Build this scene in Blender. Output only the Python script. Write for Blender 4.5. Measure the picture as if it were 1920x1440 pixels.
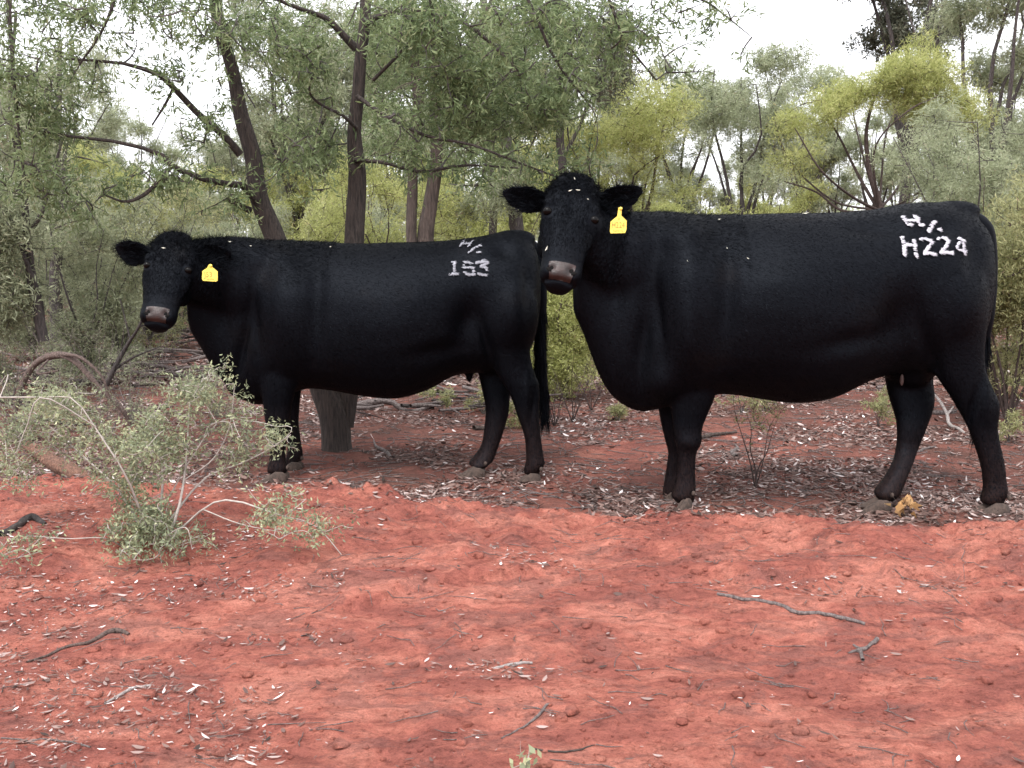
import bpy, math, random
import numpy as np
from mathutils import Vector, Matrix
from mathutils.bvhtree import BVHTree
S = bpy.context.scene
for o in list(bpy.data.objects): bpy.data.objects.remove(o)
COL = S.collection
# ------------------------------------------------------------------ camera
F = 2000.0; CH = 1.20; TH = math.atan(250/2000.0)
cam = bpy.data.objects.new('camera', bpy.data.cameras.new('camera')); COL.objects.link(cam)
cam.location = (0, 0, CH); cam.rotation_euler = (math.pi/2-TH, 0, 0)
cam.data.lens = 36*F/1920; cam.data.sensor_width = 36; cam.data.clip_end = 2000; cam.data.clip_start = .05
S.camera = cam
# ------------------------------------------------------------------ world: bright overcast
W = bpy.data.worlds.new('World'); S.world = W; W.use_nodes = True
nt = W.node_tree; nt.nodes.clear()
sky = nt.nodes.new('ShaderNodeTexSky'); sky.sky_type = 'NISHITA'; sky.sun_disc = False
SUN_EL, SUN_AZ = math.radians(58), math.radians(200)
sky.sun_elevation = SUN_EL; sky.sun_rotation = SUN_AZ; sky.dust_density = 4.0; sky.air_density = 1.0
hs = nt.nodes.new('ShaderNodeHueSaturation'); hs.inputs['Saturation'].default_value = .16
mx = nt.nodes.new('ShaderNodeMix'); mx.data_type = 'RGBA'; mx.inputs['Factor'].default_value = .55
mx.inputs['B'].default_value = (9.0, 9.1, 9.6, 1)       # even cloud cover over the clear sky
bg = nt.nodes.new('ShaderNodeBackground'); bg.inputs['Strength'].default_value = .13
wo = nt.nodes.new('ShaderNodeOutputWorld')
nt.links.new(sky.outputs[0], hs.inputs['Color']); nt.links.new(hs.outputs[0], mx.inputs['A'])
nt.links.new(mx.outputs['Result'], bg.inputs['Color']); nt.links.new(bg.outputs[0], wo.inputs['Surface'])
sl = bpy.data.lights.new('sun', 'SUN'); sl.energy = 1.4; sl.angle = math.radians(22); sl.color = (1, .975, .94)
so = bpy.data.objects.new('sun', sl); COL.objects.link(so)
sd = Vector((math.sin(SUN_AZ)*math.cos(SUN_EL), math.cos(SUN_AZ)*math.cos(SUN_EL), math.sin(SUN_EL)))
so.rotation_euler = sd.to_track_quat('Z', 'Y').to_euler(); so.location = (0, 0, 30)
S.view_settings.view_transform = 'Standard'; S.view_settings.look = 'None'; S.view_settings.gamma = 1
S.view_settings.exposure = 1.28
# ------------------------------------------------------------------ helpers
CT, ST = math.cos(TH), math.sin(TH)
def P(px, py, Y):
    px = np.asarray(px, float); py = np.asarray(py, float); Y = np.asarray(Y, float)
    u = (px-960)/F; v = (720-py)/F
    dy = CT+v*ST; t = Y/dy
    r = np.stack(np.broadcast_arrays(u*t, Y, CH+t*(v*CT-ST)), -1)
    return r
def ground_y(py, z=0.0):
    v = (720-py)/F
    return (z-CH)*(CT+v*ST)/(v*CT-ST)
def hsh(ix, iy, s):
    h = (ix.astype(np.int64)*374761393 + iy.astype(np.int64)*668265263 + s*1442695041) & 0x7fffffff
    h = ((h ^ (h >> 13))*1274126177) & 0x7fffffff
    return ((h ^ (h >> 16)) & 0xffff)/65535.0
def vnoise(x, y, s=0):
    ix = np.floor(x); iy = np.floor(y); fx = x-ix; fy = y-iy
    fx = fx*fx*fx*(fx*(fx*6-15)+10); fy = fy*fy*fy*(fy*(fy*6-15)+10)
    a = hsh(ix, iy, s); b = hsh(ix+1, iy, s); c = hsh(ix, iy+1, s); d = hsh(ix+1, iy+1, s)
    return (a*(1-fx)+b*fx)*(1-fy)+(c*(1-fx)+d*fx)*fy*1.0
def fbm(x, y, o=4, s=0, g=.5):
    t = 0; a = 1; n = 0
    for i in range(o):
        t = t+a*vnoise(x+i*17.3, y-i*9.1, s+i); n += a; a *= g; x = x*2.03+.3*y*0; y = y*2.03
    return t/n-.5
def sstep(a, b, x):
    t = np.clip((x-a)/(b-a), 0, 1); return t*t*(3-2*t)
def mesh_np(name, V, quads=None, tris=None, mat=None, parent=None, smooth=False, var=None, origin=None, mats=None, cn=None):
    V = np.asarray(V, np.float32).reshape(-1, 3)
    if origin is None and parent is not None: origin = ROOT(parent)
    if origin is not None: V = V-np.asarray(origin, np.float32)
    me = bpy.data.meshes.new(name)
    q = np.zeros((0, 4), np.int32) if quads is None else np.asarray(quads, np.int32).reshape(-1, 4)
    t = np.zeros((0, 3), np.int32) if tris is None else np.asarray(tris, np.int32).reshape(-1, 3)
    me.vertices.add(len(V)); me.vertices.foreach_set('co', V.ravel())
    nl = q.size+t.size; me.loops.add(nl); me.loops.foreach_set('vertex_index', np.concatenate([q.ravel(), t.ravel()]))
    me.polygons.add(len(q)+len(t))
    ls = np.concatenate([np.arange(len(q))*4, len(q)*4+np.arange(len(t))*3]).astype(np.int32)
    me.polygons.foreach_set('loop_start', ls)
    if smooth: me.polygons.foreach_set('use_smooth', np.ones(len(ls), bool))
    if var is not None:
        a = me.attributes.new('var', 'FLOAT', 'POINT'); a.data.foreach_set('value', np.asarray(var, np.float32).ravel())
    me.update(calc_edges=True)
    if cn is not None:
        me.polygons.foreach_set('use_smooth', np.ones(len(ls), bool)); me.normals_split_custom_set_from_vertices(np.asarray(cn, np.float32))
    if mats:
        for m in mats: me.materials.append(m)
    elif mat: me.materials.append(mat)
    o = bpy.data.objects.new(name, me); COL.objects.link(o)
    if parent is not None: o.parent = parent
    elif origin is not None: o.location = origin
    return o
ROOTLOC = {}
def ROOT(p):
    l = np.zeros(3)
    while p is not None:
        l = l+np.array(p.location); p = p.parent
    return l
def tag(o, label=None, cat=None, group=None, kind=None):
    if label: o['label'] = label
    if cat: o['category'] = cat
    if group: o['group'] = group
    if kind: o['kind'] = kind
    return o
def thing(name, label, cat, loc, group=None):
    o = bpy.data.objects.new(name, None); COL.objects.link(o); o.location = tuple(float(v) for v in loc)
    o.empty_display_size = .1
    return tag(o, label, cat, group)
def tubes(Pt, R, n=5, bump=0, seed=0):
    """Pt (N,K,3), R (N,K) -> tube meshes, closed ends by a taper"""
    Pt = np.asarray(Pt, float); R = np.asarray(R, float); N, K, _ = Pt.shape
    T = np.gradient(Pt, axis=1); T /= np.linalg.norm(T, axis=2, keepdims=True)+1e-9
    ref = np.where(np.abs(T[:, :, 2:3]) > .9, np.array([1., 0, 0]), np.array([0, 0, 1.]))
    # a stable reference per tube
    mT = T.mean(1, keepdims=True); mT /= np.linalg.norm(mT, axis=2, keepdims=True)+1e-9
    ref = np.where(np.abs(mT[:, :, 2:3]) > .75, np.array([1., 0, 0.1]), np.array([0, 0, 1.]))+0*T
    A = np.cross(T, ref); A /= np.linalg.norm(A, axis=2, keepdims=True)+1e-9; B = np.cross(T, A)
    a = np.arange(n)*2*np.pi/n
    rr = R[:, :, None]*np.ones(n)
    if bump:
        rs = np.random.RandomState(seed); ph = rs.rand(N, 1, n)
        kk = np.arange(K)[None, :, None]*.23
        rr = rr*(1+bump*(fbm(kk+ph*0+seed, (np.arange(n)*1.7)[None, None, :]+0*kk, 2, seed)*2+ (ph-.5)))
    V = Pt[:, :, None, :]+rr[..., None]*(np.cos(a)[None, None, :, None]*A[:, :, None, :]+np.sin(a)[None, None, :, None]*B[:, :, None, :])
    idx = np.arange(N*K*n).reshape(N, K, n)
    q = np.stack([idx[:, :-1, :], np.roll(idx, -1, 2)[:, :-1, :], np.roll(idx, -1, 2)[:, 1:, :], idx[:, 1:, :]], -1).reshape(-1, 4)
    return V.reshape(-1, 3), q
def joinparts(L):
    Vs, Qs, o = [], [], 0
    for V, q in L:
        Vs.append(V); Qs.append(q+o); o += len(V)
    return np.concatenate(Vs), np.concatenate(Qs)
def resample(pts, rad, k):
    pts = np.asarray(pts, float); rad = np.asarray(rad, float)
    # Catmull-Rom through the control points
    p = np.vstack([2*pts[0]-pts[1], pts, 2*pts[-1]-pts[-2]]); n = len(pts)-1
    t = np.linspace(0, n-1e-6, k); i = t.astype(int); f = (t-i)[:, None]
    a, b, c, d = p[i], p[i+1], p[i+2], p[i+3]
    q = .5*((2*b)+(-a+c)*f+(2*a-5*b+4*c-d)*f*f+(-a+3*b-3*c+d)*f**3)
    r = np.interp(t, np.arange(n+1), rad)
    return q, r
# ------------------------------------------------------------------ materials
def new_mat(name):
    m = bpy.data.materials.new(name); m.use_nodes = True; t = m.node_tree
    return m, t, t.nodes['Principled BSDF'], (lambda k: t.nodes.new(k)), t.links.new
def ramp(t, stops):
    r = t.nodes.new('ShaderNodeValToRGB'); e = r.color_ramp.elements
    while len(e) > 1: e.remove(e[-1])
    e[0].position = stops[0][0]; e[0].color = (*stops[0][1], 1)
    for p, c in stops[1:]:
        k = e.new(p); k.color = (*c, 1)
    return r
def leaf_mat(name, stops, trans=.35, rough=.55):
    m, t, b, nn, ln = new_mat(name)
    at = nn('ShaderNodeAttribute'); at.attribute_name = 'var'
    r = ramp(t, stops); ln(at.outputs['Fac'], r.inputs[0])
    ln(r.outputs[0], b.inputs['Base Color']); b.inputs['Roughness'].default_value = rough
    b.inputs['Specular IOR Level'].default_value = .35
    tr = nn('ShaderNodeBsdfTranslucent'); ln(r.outputs[0], tr.inputs[0])
    ms = nn('ShaderNodeMixShader'); ms.inputs[0].default_value = trans
    ln(b.outputs[0], ms.inputs[1]); ln(tr.outputs[0], ms.inputs[2]); ln(ms.outputs[0], t.nodes['Material Output'].inputs[0])
    return m
def bark_mat(name, c1, c2, sc=9, zs=.16, bump=.9):
    m, t, b, nn, ln = new_mat(name)
    tc = nn('ShaderNodeTexCoord'); mp = nn('ShaderNodeMapping'); mp.inputs['Scale'].default_value = (sc, sc, sc*zs)
    ln(tc.outputs['Object'], mp.inputs[0])
    n1 = nn('ShaderNodeTexNoise'); n1.inputs['Scale'].default_value = 6; n1.inputs['Detail'].default_value = 7; n1.inputs['Roughness'].default_value = .65
    ln(mp.outputs[0], n1.inputs['Vector'])
    r = ramp(t, [(.3, c1), (.5, tuple((a+b_)/2 for a, b_ in zip(c1, c2))), (.72, c2)]); ln(n1.outputs[0], r.inputs[0])
    ln(r.outputs[0], b.inputs['Base Color']); b.inputs['Roughness'].default_value = .9
    bp = nn('ShaderNodeBump'); bp.inputs['Strength'].default_value = bump; bp.inputs['Distance'].default_value = .045
    ln(n1.outputs[0], bp.inputs['Height']); ln(bp.outputs[0], b.inputs['Normal'])
    return m
def plain(name, c, rough=.6, spec=.5, sheen=0):
    m, t, b, nn, ln = new_mat(name)
    b.inputs['Base Color'].default_value = (*c, 1); b.inputs['Roughness'].default_value = rough
    b.inputs['Specular IOR Level'].default_value = spec; b.inputs['Sheen Weight'].default_value = sheen
    n1 = nn('ShaderNodeTexNoise'); n1.inputs['Scale'].default_value = 60; n1.inputs['Detail'].default_value = 4
    tc = nn('ShaderNodeTexCoord'); ln(tc.outputs['Object'], n1.inputs['Vector'])
    r = ramp(t, [(.3, tuple(v*.75 for v in c)), (.7, tuple(min(1, v*1.2) for v in c))]); ln(n1.outputs[0], r.inputs[0]); ln(r.outputs[0], b.inputs['Base Color'])
    return m
M = {}
M['leaf_green'] = leaf_mat('leaf_green', [(0, (.065, .095, .045)), (.5, (.17, .225, .10)), (.85, (.28, .335, .17)), (1, (.40, .41, .25))], .5)
M['leaf_dark'] = leaf_mat('leaf_dark', [(0, (.07, .075, .055)), (.6, (.15, .16, .11)), (.9, (.18, .16, .11)), (1, (.26, .16, .12))], .4)
M['leaf_wattle'] = leaf_mat('leaf_wattle', [(0, (.17, .19, .07)), (.5, (.43, .46, .165)), (.9, (.60, .60, .27)), (1, (.52, .44, .24))], .55)
M['leaf_olive'] = leaf_mat('leaf_olive', [(0, (.15, .155, .08)), (.5, (.37, .38, .18)), (.9, (.55, .54, .30)), (1, (.45, .35, .22))], .55)
M['leaf_grey'] = leaf_mat('leaf_grey', [(0, (.18, .20, .13)), (.5, (.40, .44, .28)), (.9, (.56, .59, .41)), (1, (.45, .39, .28))], .6)
M['leaf_scrub'] = leaf_mat('leaf_scrub', [(0, (.15, .16, .10)), (.5, (.32, .35, .22)), (.9, (.47, .49, .33)), (1, (.42, .34, .25))], .55)
M['leaf_saltbush'] = leaf_mat('leaf_saltbush', [(0, (.11, .13, .085)), (.5, (.26, .29, .175)), (.85, (.42, .44, .26)), (1, (.58, .57, .36))], .35)
M['leaf_dry'] = leaf_mat('leaf_dry', [(0, (.28, .15, .06)), (.5, (.52, .30, .13)), (1, (.68, .46, .24))], .3)
M['bark_dark'] = bark_mat('bark_dark', (.010, .008, .008), (.10, .08, .075))
M['bark_brown'] = bark_mat('bark_brown', (.022, .015, .013), (.13, .095, .08))
M['bark_grey'] = bark_mat('bark_grey', (.035, .029, .028), (.17, .145, .14), 14, .3)
M['bark_red'] = bark_mat('bark_red', (.03, .02, .018), (.12, .08, .07), 14, .3)
M['dead_wood'] = bark_mat('dead_wood', (.06, .045, .042), (.33, .27, .255), 16, .4)
M['log_red'] = bark_mat('log_red', (.07, .03, .02), (.36, .19, .13), 16, .4)
M['bark_fork'] = bark_mat('bark_fork', (.006, .0045, .004), (.085, .062, .053), 17, .12)
M['bark_arch'] = bark_mat('bark_arch', (.045, .03, .026), (.24, .165, .14), 16, .4)
M['pale_stick'] = bark_mat('pale_stick', (.30, .25, .23), (.62, .56, .54), 20, .4)
M['pale_twig'] = plain('pale_twig', (.36, .32, .29), .8, .2)
# ground
def ground_mat():
    m, t, b, nn, ln = new_mat('red_soil')
    geo = nn('ShaderNodeNewGeometry'); tc = geo.outputs['Position']
    def noise(sc, det, ro, stretch=(1, 1, 1), dist=0):
        mp = nn('ShaderNodeMapping'); mp.inputs['Scale'].default_value = stretch; ln(tc, mp.inputs[0])
        n = nn('ShaderNodeTexNoise'); n.inputs['Scale'].default_value = sc; n.inputs['Detail'].default_value = det
        n.inputs['Roughness'].default_value = ro; n.inputs['Distortion'].default_value = dist
        ln(mp.outputs[0], n.inputs['Vector']); return n.outputs[0]
    big = noise(2.3, 10, .70, (1, 1.5, 1), .5)
    r1 = ramp(t, [(.37, (.33, .108, .084)), (.46, (.41, .135, .102)), (.51, (.49, .168, .122)), (.58, (.58, .225, .165))]); ln(big, r1.inputs[0])
    damp = noise(3.6, 10, .74, (1, 1.9, 1), .8)                      # purplish crust patches
    r2 = ramp(t, [(.515, (0, 0, 0)), (.56, (1, 1, 1))]); ln(damp, r2.inputs[0])
    fine = noise(38, 9, .78)
    r3 = ramp(t, [(.30, (.40, .37, .37)), (.46, (.90, .89, .89)), (.7, (1.1, 1.1, 1.1))]); ln(fine, r3.inputs[0])
    grit = noise(170, 6, .8); r6 = ramp(t, [(.34, (.55, .52, .52)), (.5, (1, 1, 1)), (.68, (1.18, 1.18, 1.18))]); ln(grit, r6.inputs[0])
    mid = noise(11, 8, .72, (1, 1.9, 1), .5); r5 = ramp(t, [(.36, (.58, .54, .55)), (.47, (.88, .87, .87)), (.6, (1.05, 1.05, 1.05))]); ln(mid, r5.inputs[0])
    mxa = nn('ShaderNodeMix'); mxa.data_type = 'RGBA'
    mu = nn('ShaderNodeMath'); mu.operation = 'MULTIPLY'; mu.inputs[1].default_value = .55
    ln(r2.outputs[0], mu.inputs[0]); ln(mu.outputs[0], mxa.inputs['Factor'])
    ln(r1.outputs[0], mxa.inputs['A']); mxa.inputs['B'].default_value = (.27, .118, .100, 1)
    mxb = nn('ShaderNodeMix'); mxb.data_type = 'RGBA'; mxb.blend_type = 'MULTIPLY'; mxb.inputs['Factor'].default_value = 1
    ln(mxa.outputs['Result'], mxb.inputs['A']); ln(r3.outputs[0], mxb.inputs['B'])
    mxd = nn('ShaderNodeMix'); mxd.data_type = 'RGBA'; mxd.blend_type = 'MULTIPLY'; mxd.inputs['Factor'].default_value = .85
    mxe = nn('ShaderNodeMix'); mxe.data_type = 'RGBA'; mxe.blend_type = 'MULTIPLY'; mxe.inputs['Factor'].default_value = .8
    ln(mxb.outputs['Result'], mxe.inputs['A']); ln(r6.outputs[0], mxe.inputs['B'])
    ln(mxe.outputs['Result'], mxd.inputs['A']); ln(r5.outputs[0], mxd.inputs['B'])
    # leaf mould behind the bank
    at = nn('ShaderNodeAttribute'); at.attribute_name = 'mould'
    mo = noise(55, 6, .8)
    r4 = ramp(t, [(.3, (.03, .019, .016)), (.5, (.10, .048, .038)), (.62, (.16, .085, .07)), (.75, (.30, .22, .19))]); ln(mo, r4.inputs[0])
    pa = noise(2.2, 5, .6)
    ad = nn('ShaderNodeMath'); ad.operation = 'MULTIPLY_ADD'; ad.inputs[1].default_value = 1.6; ad.inputs[2].default_value = -.8
    ln(pa, ad.inputs[0])
    ad2 = nn('ShaderNodeMath'); ad2.operation = 'ADD'; ad2.use_clamp = True; ln(at.outputs['Fac'], ad2.inputs[0]); ln(ad.outputs[0], ad2.inputs[1])
    mm = nn('ShaderNodeMath'); mm.operation = 'MULTIPLY'; ln(ad2.outputs[0], mm.inputs[0])
    cl = nn('ShaderNodeMath'); cl.operation = 'GREATER_THAN'; cl.inputs[1].default_value = .02; ln(at.outputs['Fac'], cl.inputs[0]); ln(cl.outputs[0], mm.inputs[1])
    mxc = nn('ShaderNodeMix'); mxc.data_type = 'RGBA'; ln(mm.outputs[0], mxc.inputs['Factor'])
    ln(mxd.outputs['Result'], mxc.inputs['A']); ln(r4.outputs[0], mxc.inputs['B'])
    ln(mxc.outputs['Result'], b.inputs['Base Color']); b.inputs['Roughness'].default_value = .92; b.inputs['Specular IOR Level'].default_value = .2
    bp = nn('ShaderNodeBump'); bp.inputs['Strength'].default_value = 1; bp.inputs['Distance'].default_value = .022
    ln(fine, bp.inputs['Height'])
    bp0 = nn('ShaderNodeBump'); bp0.inputs['Strength'].default_value = .9; bp0.inputs['Distance'].default_value = .006; ln(grit, bp0.inputs['Height']); ln(bp0.outputs[0], bp.inputs['Normal'])
    bp2 = nn('ShaderNodeBump'); bp2.inputs['Strength'].default_value = .6; bp2.inputs['Distance'].default_value = .05
    ln(mid, bp2.inputs['Height']); ln(bp.outputs[0], bp2.inputs['Normal']); ln(bp2.outputs[0], b.inputs['Normal'])
    return m
M['soil'] = ground_mat()
# ------------------------------------------------------------------ ground
def crest(x):
    c = np.interp(x, [-6, -2.4, -1.45, -.75, 0, .8, 1.5, 2.2, 6], [5.2, 5.16, 5.12, 4.90, 4.74, 4.56, 4.40, 4.34, 4.3])
    return c+.09*fbm(x*1.9, x*0+3.3, 3, 5)+.10*fbm(x*7, x*0+1.3, 4, 8, .65)
def gz(x, y, detail=True):
    x = np.asarray(x, float); y = np.asarray(y, float)
    c = crest(x); d = y-c
    up = sstep(-2.1, -.05, d)*.068
    down = sstep(.0, .17, d)
    h = up*(1-down)
    z = h + .012*fbm(x*.9, y*.9, 3, 1)
    if detail:
        near = 1-sstep(.02, .2, d)
        am = .35+.65*sstep(-1.8, -.2, d)                       # rougher towards the graded bank
        r = fbm(x*2.4+.6*y, y*3.6, 5, 21)
        r2 = r*11+.5+1.2*fbm(x*5, y*7, 3, 23); ter = np.floor(r2); fr = r2-ter
        ter = (ter+sstep(.0, .45, fr))/11
        z = z+near*am*(.085*ter+.05*r)
        # a low broken scarp across the bank
        sc = y-(3.62+.10*x+.5*fbm(x*1.3, y*.6+7, 5, 31, .6))
        z = z+near*.035*sstep(-.03, .02, sc)*sstep(-.06, .12, fbm(x*.9+4, y*.9, 3, 9))-near*.016
        z = z+near*am*.030*np.maximum(0, fbm(x*11, y*11, 3, 41))**1.0
        z = z+near*np.exp(-(d/.30)**2)*(.05*fbm(x*12, y*14, 4, 91)+.03*np.maximum(0, fbm(x*22, y*22, 2, 93)))
        z = z+near*.012*fbm(x*26, y*26, 3, 51)+near*.034*am*fbm(x*6.5, y*11, 5, 53, .6)+near*am*.035*np.maximum(0, fbm(x*4.2+9, y*6, 4, 57)-.05)
        z = z+(1-near)*(.02*fbm(x*3, y*3, 4, 61)+.010*fbm(x*19, y*19, 3, 71))
        far = sstep(9, 26, y); z = z+far*(.5*fbm(x*.08, y*.08, 2, 81)+.15)
    return z
def grade(a, b, step, lo, hi, g=1.07):
    c = list(np.arange(a, b, step)); s = step; v = c[-1]
    while v < hi: s *= g; v += s; c.append(v)
    s = step; v = c[0]; L = []
    while v > lo: s *= g; v -= s; L.append(v)
    return np.array(L[::-1]+c)
gx = grade(-2.7, 2.7, .0085, -260, 260); gy = grade(1.45, 6.2, .0085, -60, 600, 1.05)
X, Yg = np.meshgrid(gx, gy); Z = gz(X, Yg)
ix = np.arange(X.size).reshape(X.shape)
q = np.stack([ix[:-1, :-1], ix[:-1, 1:], ix[1:, 1:], ix[1:, :-1]], -1).reshape(-1, 4)
g = mesh_np('ground', np.stack([X, Yg, Z], -1), q, mat=M['soil'], smooth=True)
dd = (Yg-crest(X)).ravel(); mould = sstep(.0, .16, dd)*.66+.14*sstep(.6, 3, dd)
mould = mould*(1-.45*np.exp(-((X.ravel()-1.0)/1.0)**2-((dd-2.2)/1.3)**2))
a = g.data.attributes.new('mould', 'FLOAT', 'POINT'); a.data.foreach_set('value', mould.astype(np.float32))
tag(g, 'rough red earth bank with leaf mould behind', kind='structure')
# ------------------------------------------------------------------ leaves and plants
def quads_leaf(B, D, L, Wd, rs, fold=.0):
    n = len(B); D = D/(np.linalg.norm(D, axis=1, keepdims=True)+1e-9)
    r = rs.normal(size=(n, 3)); s = np.cross(D, r); s /= np.linalg.norm(s, axis=1, keepdims=True)+1e-9
    nn_ = np.cross(D, s)
    L = L[:, None]; Wd = Wd[:, None]
    mid = B+D*L*.45
    V = np.stack([B, mid+s*Wd*.5+nn_*Wd*.15, B+D*L-nn_*L*.10, mid-s*Wd*.5+nn_*Wd*.15], 1)
    return V.reshape(-1, 3), np.arange(n*4).reshape(n, 4)
def crown(limbs, lumps, ntwig, lpt, ll, lw, seed, droop=.3, r0=.006, wander=.12, subs=5, spread=.05, flat=.0, minz=None, start=.25, maxseg=2.5, up=.0):
    """twigs from limbs into lumps; returns twig tubes and leaf quads"""
    rs = np.random.RandomState(seed)
    nodes = np.concatenate(limbs); nn_ = [nodes]
    lc = np.array([l[0] for l in lumps]); lr = np.array([np.ones(3)*l[1] if np.isscalar(l[1]) else l[1] for l in lumps])
    wt = np.array([l[2] if len(l) > 2 else 1. for l in lumps])*lr.prod(1)**(.72); wt /= wt.sum()
    sub = []
    for c, r in zip(lc, lr):
        d = rs.normal(size=(subs, 3)); d /= np.linalg.norm(d, axis=1, keepdims=True)
        sub.append(c+d*r*rs.uniform(.35, .9, (subs, 1)))
    K = 6; Tw = np.zeros((ntwig, K, 3)); R = np.zeros((ntwig, K))
    order = rs.choice(len(lumps), ntwig, p=wt)
    buf = np.zeros((len(nodes)+ntwig*4, 3)); buf[:len(nodes)] = nodes; nb = len(nodes)
    tt = np.linspace(0, 1, K)[:, None]
    for i in range(ntwig):
        l = order[i]; c = sub[l][rs.randint(subs)]
        tg = c+rs.normal(size=3)*lr[l]*.30
        if minz is not None: tg[2] = max(tg[2], minz)
        cost = np.linalg.norm(buf[:nb]-tg, axis=1)
        j = np.argmin(cost*(1+.25*rs.rand(nb))); s = buf[j]
        if cost[j] > maxseg: tg = s+(tg-s)*maxseg/cost[j]
        ln_ = np.linalg.norm(tg-s)
        m = (s+tg)/2+rs.normal(size=3)*wander*ln_+np.array([0, 0, up*ln_])
        cv = (1-tt)**2*s+2*tt*(1-tt)*m+tt**2*tg
        cv[-1, 2] -= droop*.12*ln_
        Tw[i] = cv; R[i] = np.linspace(r0*(.6+ln_), .0012, K)
        buf[nb:nb+4] = cv[2:6]; nb += 4
    n = ntwig*lpt
    ti = np.repeat(np.arange(ntwig), lpt); t = start+(1-start)*rs.rand(n)**.8*1.0
    f = t*(K-1); i0 = np.minimum(f.astype(int), K-2); fr = (f-i0)[:, None]
    B = Tw[ti, i0]*(1-fr)+Tw[ti, i0+1]*fr
    tan = Tw[ti, i0+1]-Tw[ti, i0]; tan /= np.linalg.norm(tan, axis=1, keepdims=True)+1e-9
    # side twiglets: leaves gathered round offset tips
    og = rs.normal(size=(ntwig*6, 3))*spread; B = B+og[ti*6+rs.randint(0, 6, n)]*1.0+rs.normal(size=(n, 3))*spread*.35
    D = tan*.7+rs.normal(size=(n, 3))*.75; D[:, 2] += -droop+up*1.5
    L = ll*rs.uniform(.6, 1.3, n); Wd = lw*rs.uniform(.7, 1.3, n)
    V, Q = quads_leaf(B, D, L, Wd, rs)
    tv = rs.rand(ntwig)
    var = np.clip(.5*tv[ti]+.5*rs.rand(n)+(rs.rand(n) > .985)*.5, 0, 1)
    return (Tw, R), (V, Q, np.repeat(var, 4))
def limb(pts, k=14):
    """pts: (px,py,Y,width_px)"""
    pts = np.array(pts, float); w = P(pts[:, 0], pts[:, 1], pts[:, 2]); r = pts[:, 3]/2/F*pts[:, 2]*(.88 if k == 44 else 1)
    return resample(w, r, k)
def build_tree(name, label, cat, root, stems, limbs, lumps, leafm, barkm, seed, group=None, nside=9, sb=.12, twigm=None, **kw):
    """stems/limbs lists of (points, radii)"""
    t = thing(name, label, cat, root, group)
    V, Q = joinparts([tubes(p[None], r[None], 14 if len(p) > 30 else nside, sb, seed+i) for i, (p, r) in enumerate(stems)])
    mesh_np('trunk', V, Q, mat=barkm, parent=t, smooth=True)
    src = [p[len(p)//3:] for p, r in stems]+[p[2:] for p, r in limbs]
    (Tw, R), (LV, LQ, var) = crown(src, lumps, seed=seed, **kw)
    L_ = [tubes(p[None], r[None], 7, sb, seed+i) for i, (p, r) in enumerate(limbs)]
    nl_ = sum(len(q_) for _, q_ in L_); V, Q = joinparts(L_+[tubes(Tw, R, 3)])
    bo = mesh_np('branches', V, Q, mats=[barkm, twigm or barkm], parent=t, smooth=True)
    bo.data.polygons.foreach_set('material_index', (np.arange(len(Q)) >= nl_).astype(np.int32))
    mesh_np('crown', LV, LQ, mat=leafm, parent=t, var=var)
    return t
def lump(px, py, Y, rpx, ry=None, w=1.):
    r = rpx/F*Y
    return (P(px, py, Y), np.array([r, (ry if ry else r), r if not isinstance(rpx, tuple) else r]), w)
def lumpE(px, py, Y, rx, rz, ry, w=1.):
    return (P(px, py, Y), np.array([rx/F*Y, ry, rz/F*Y]), w)

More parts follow.
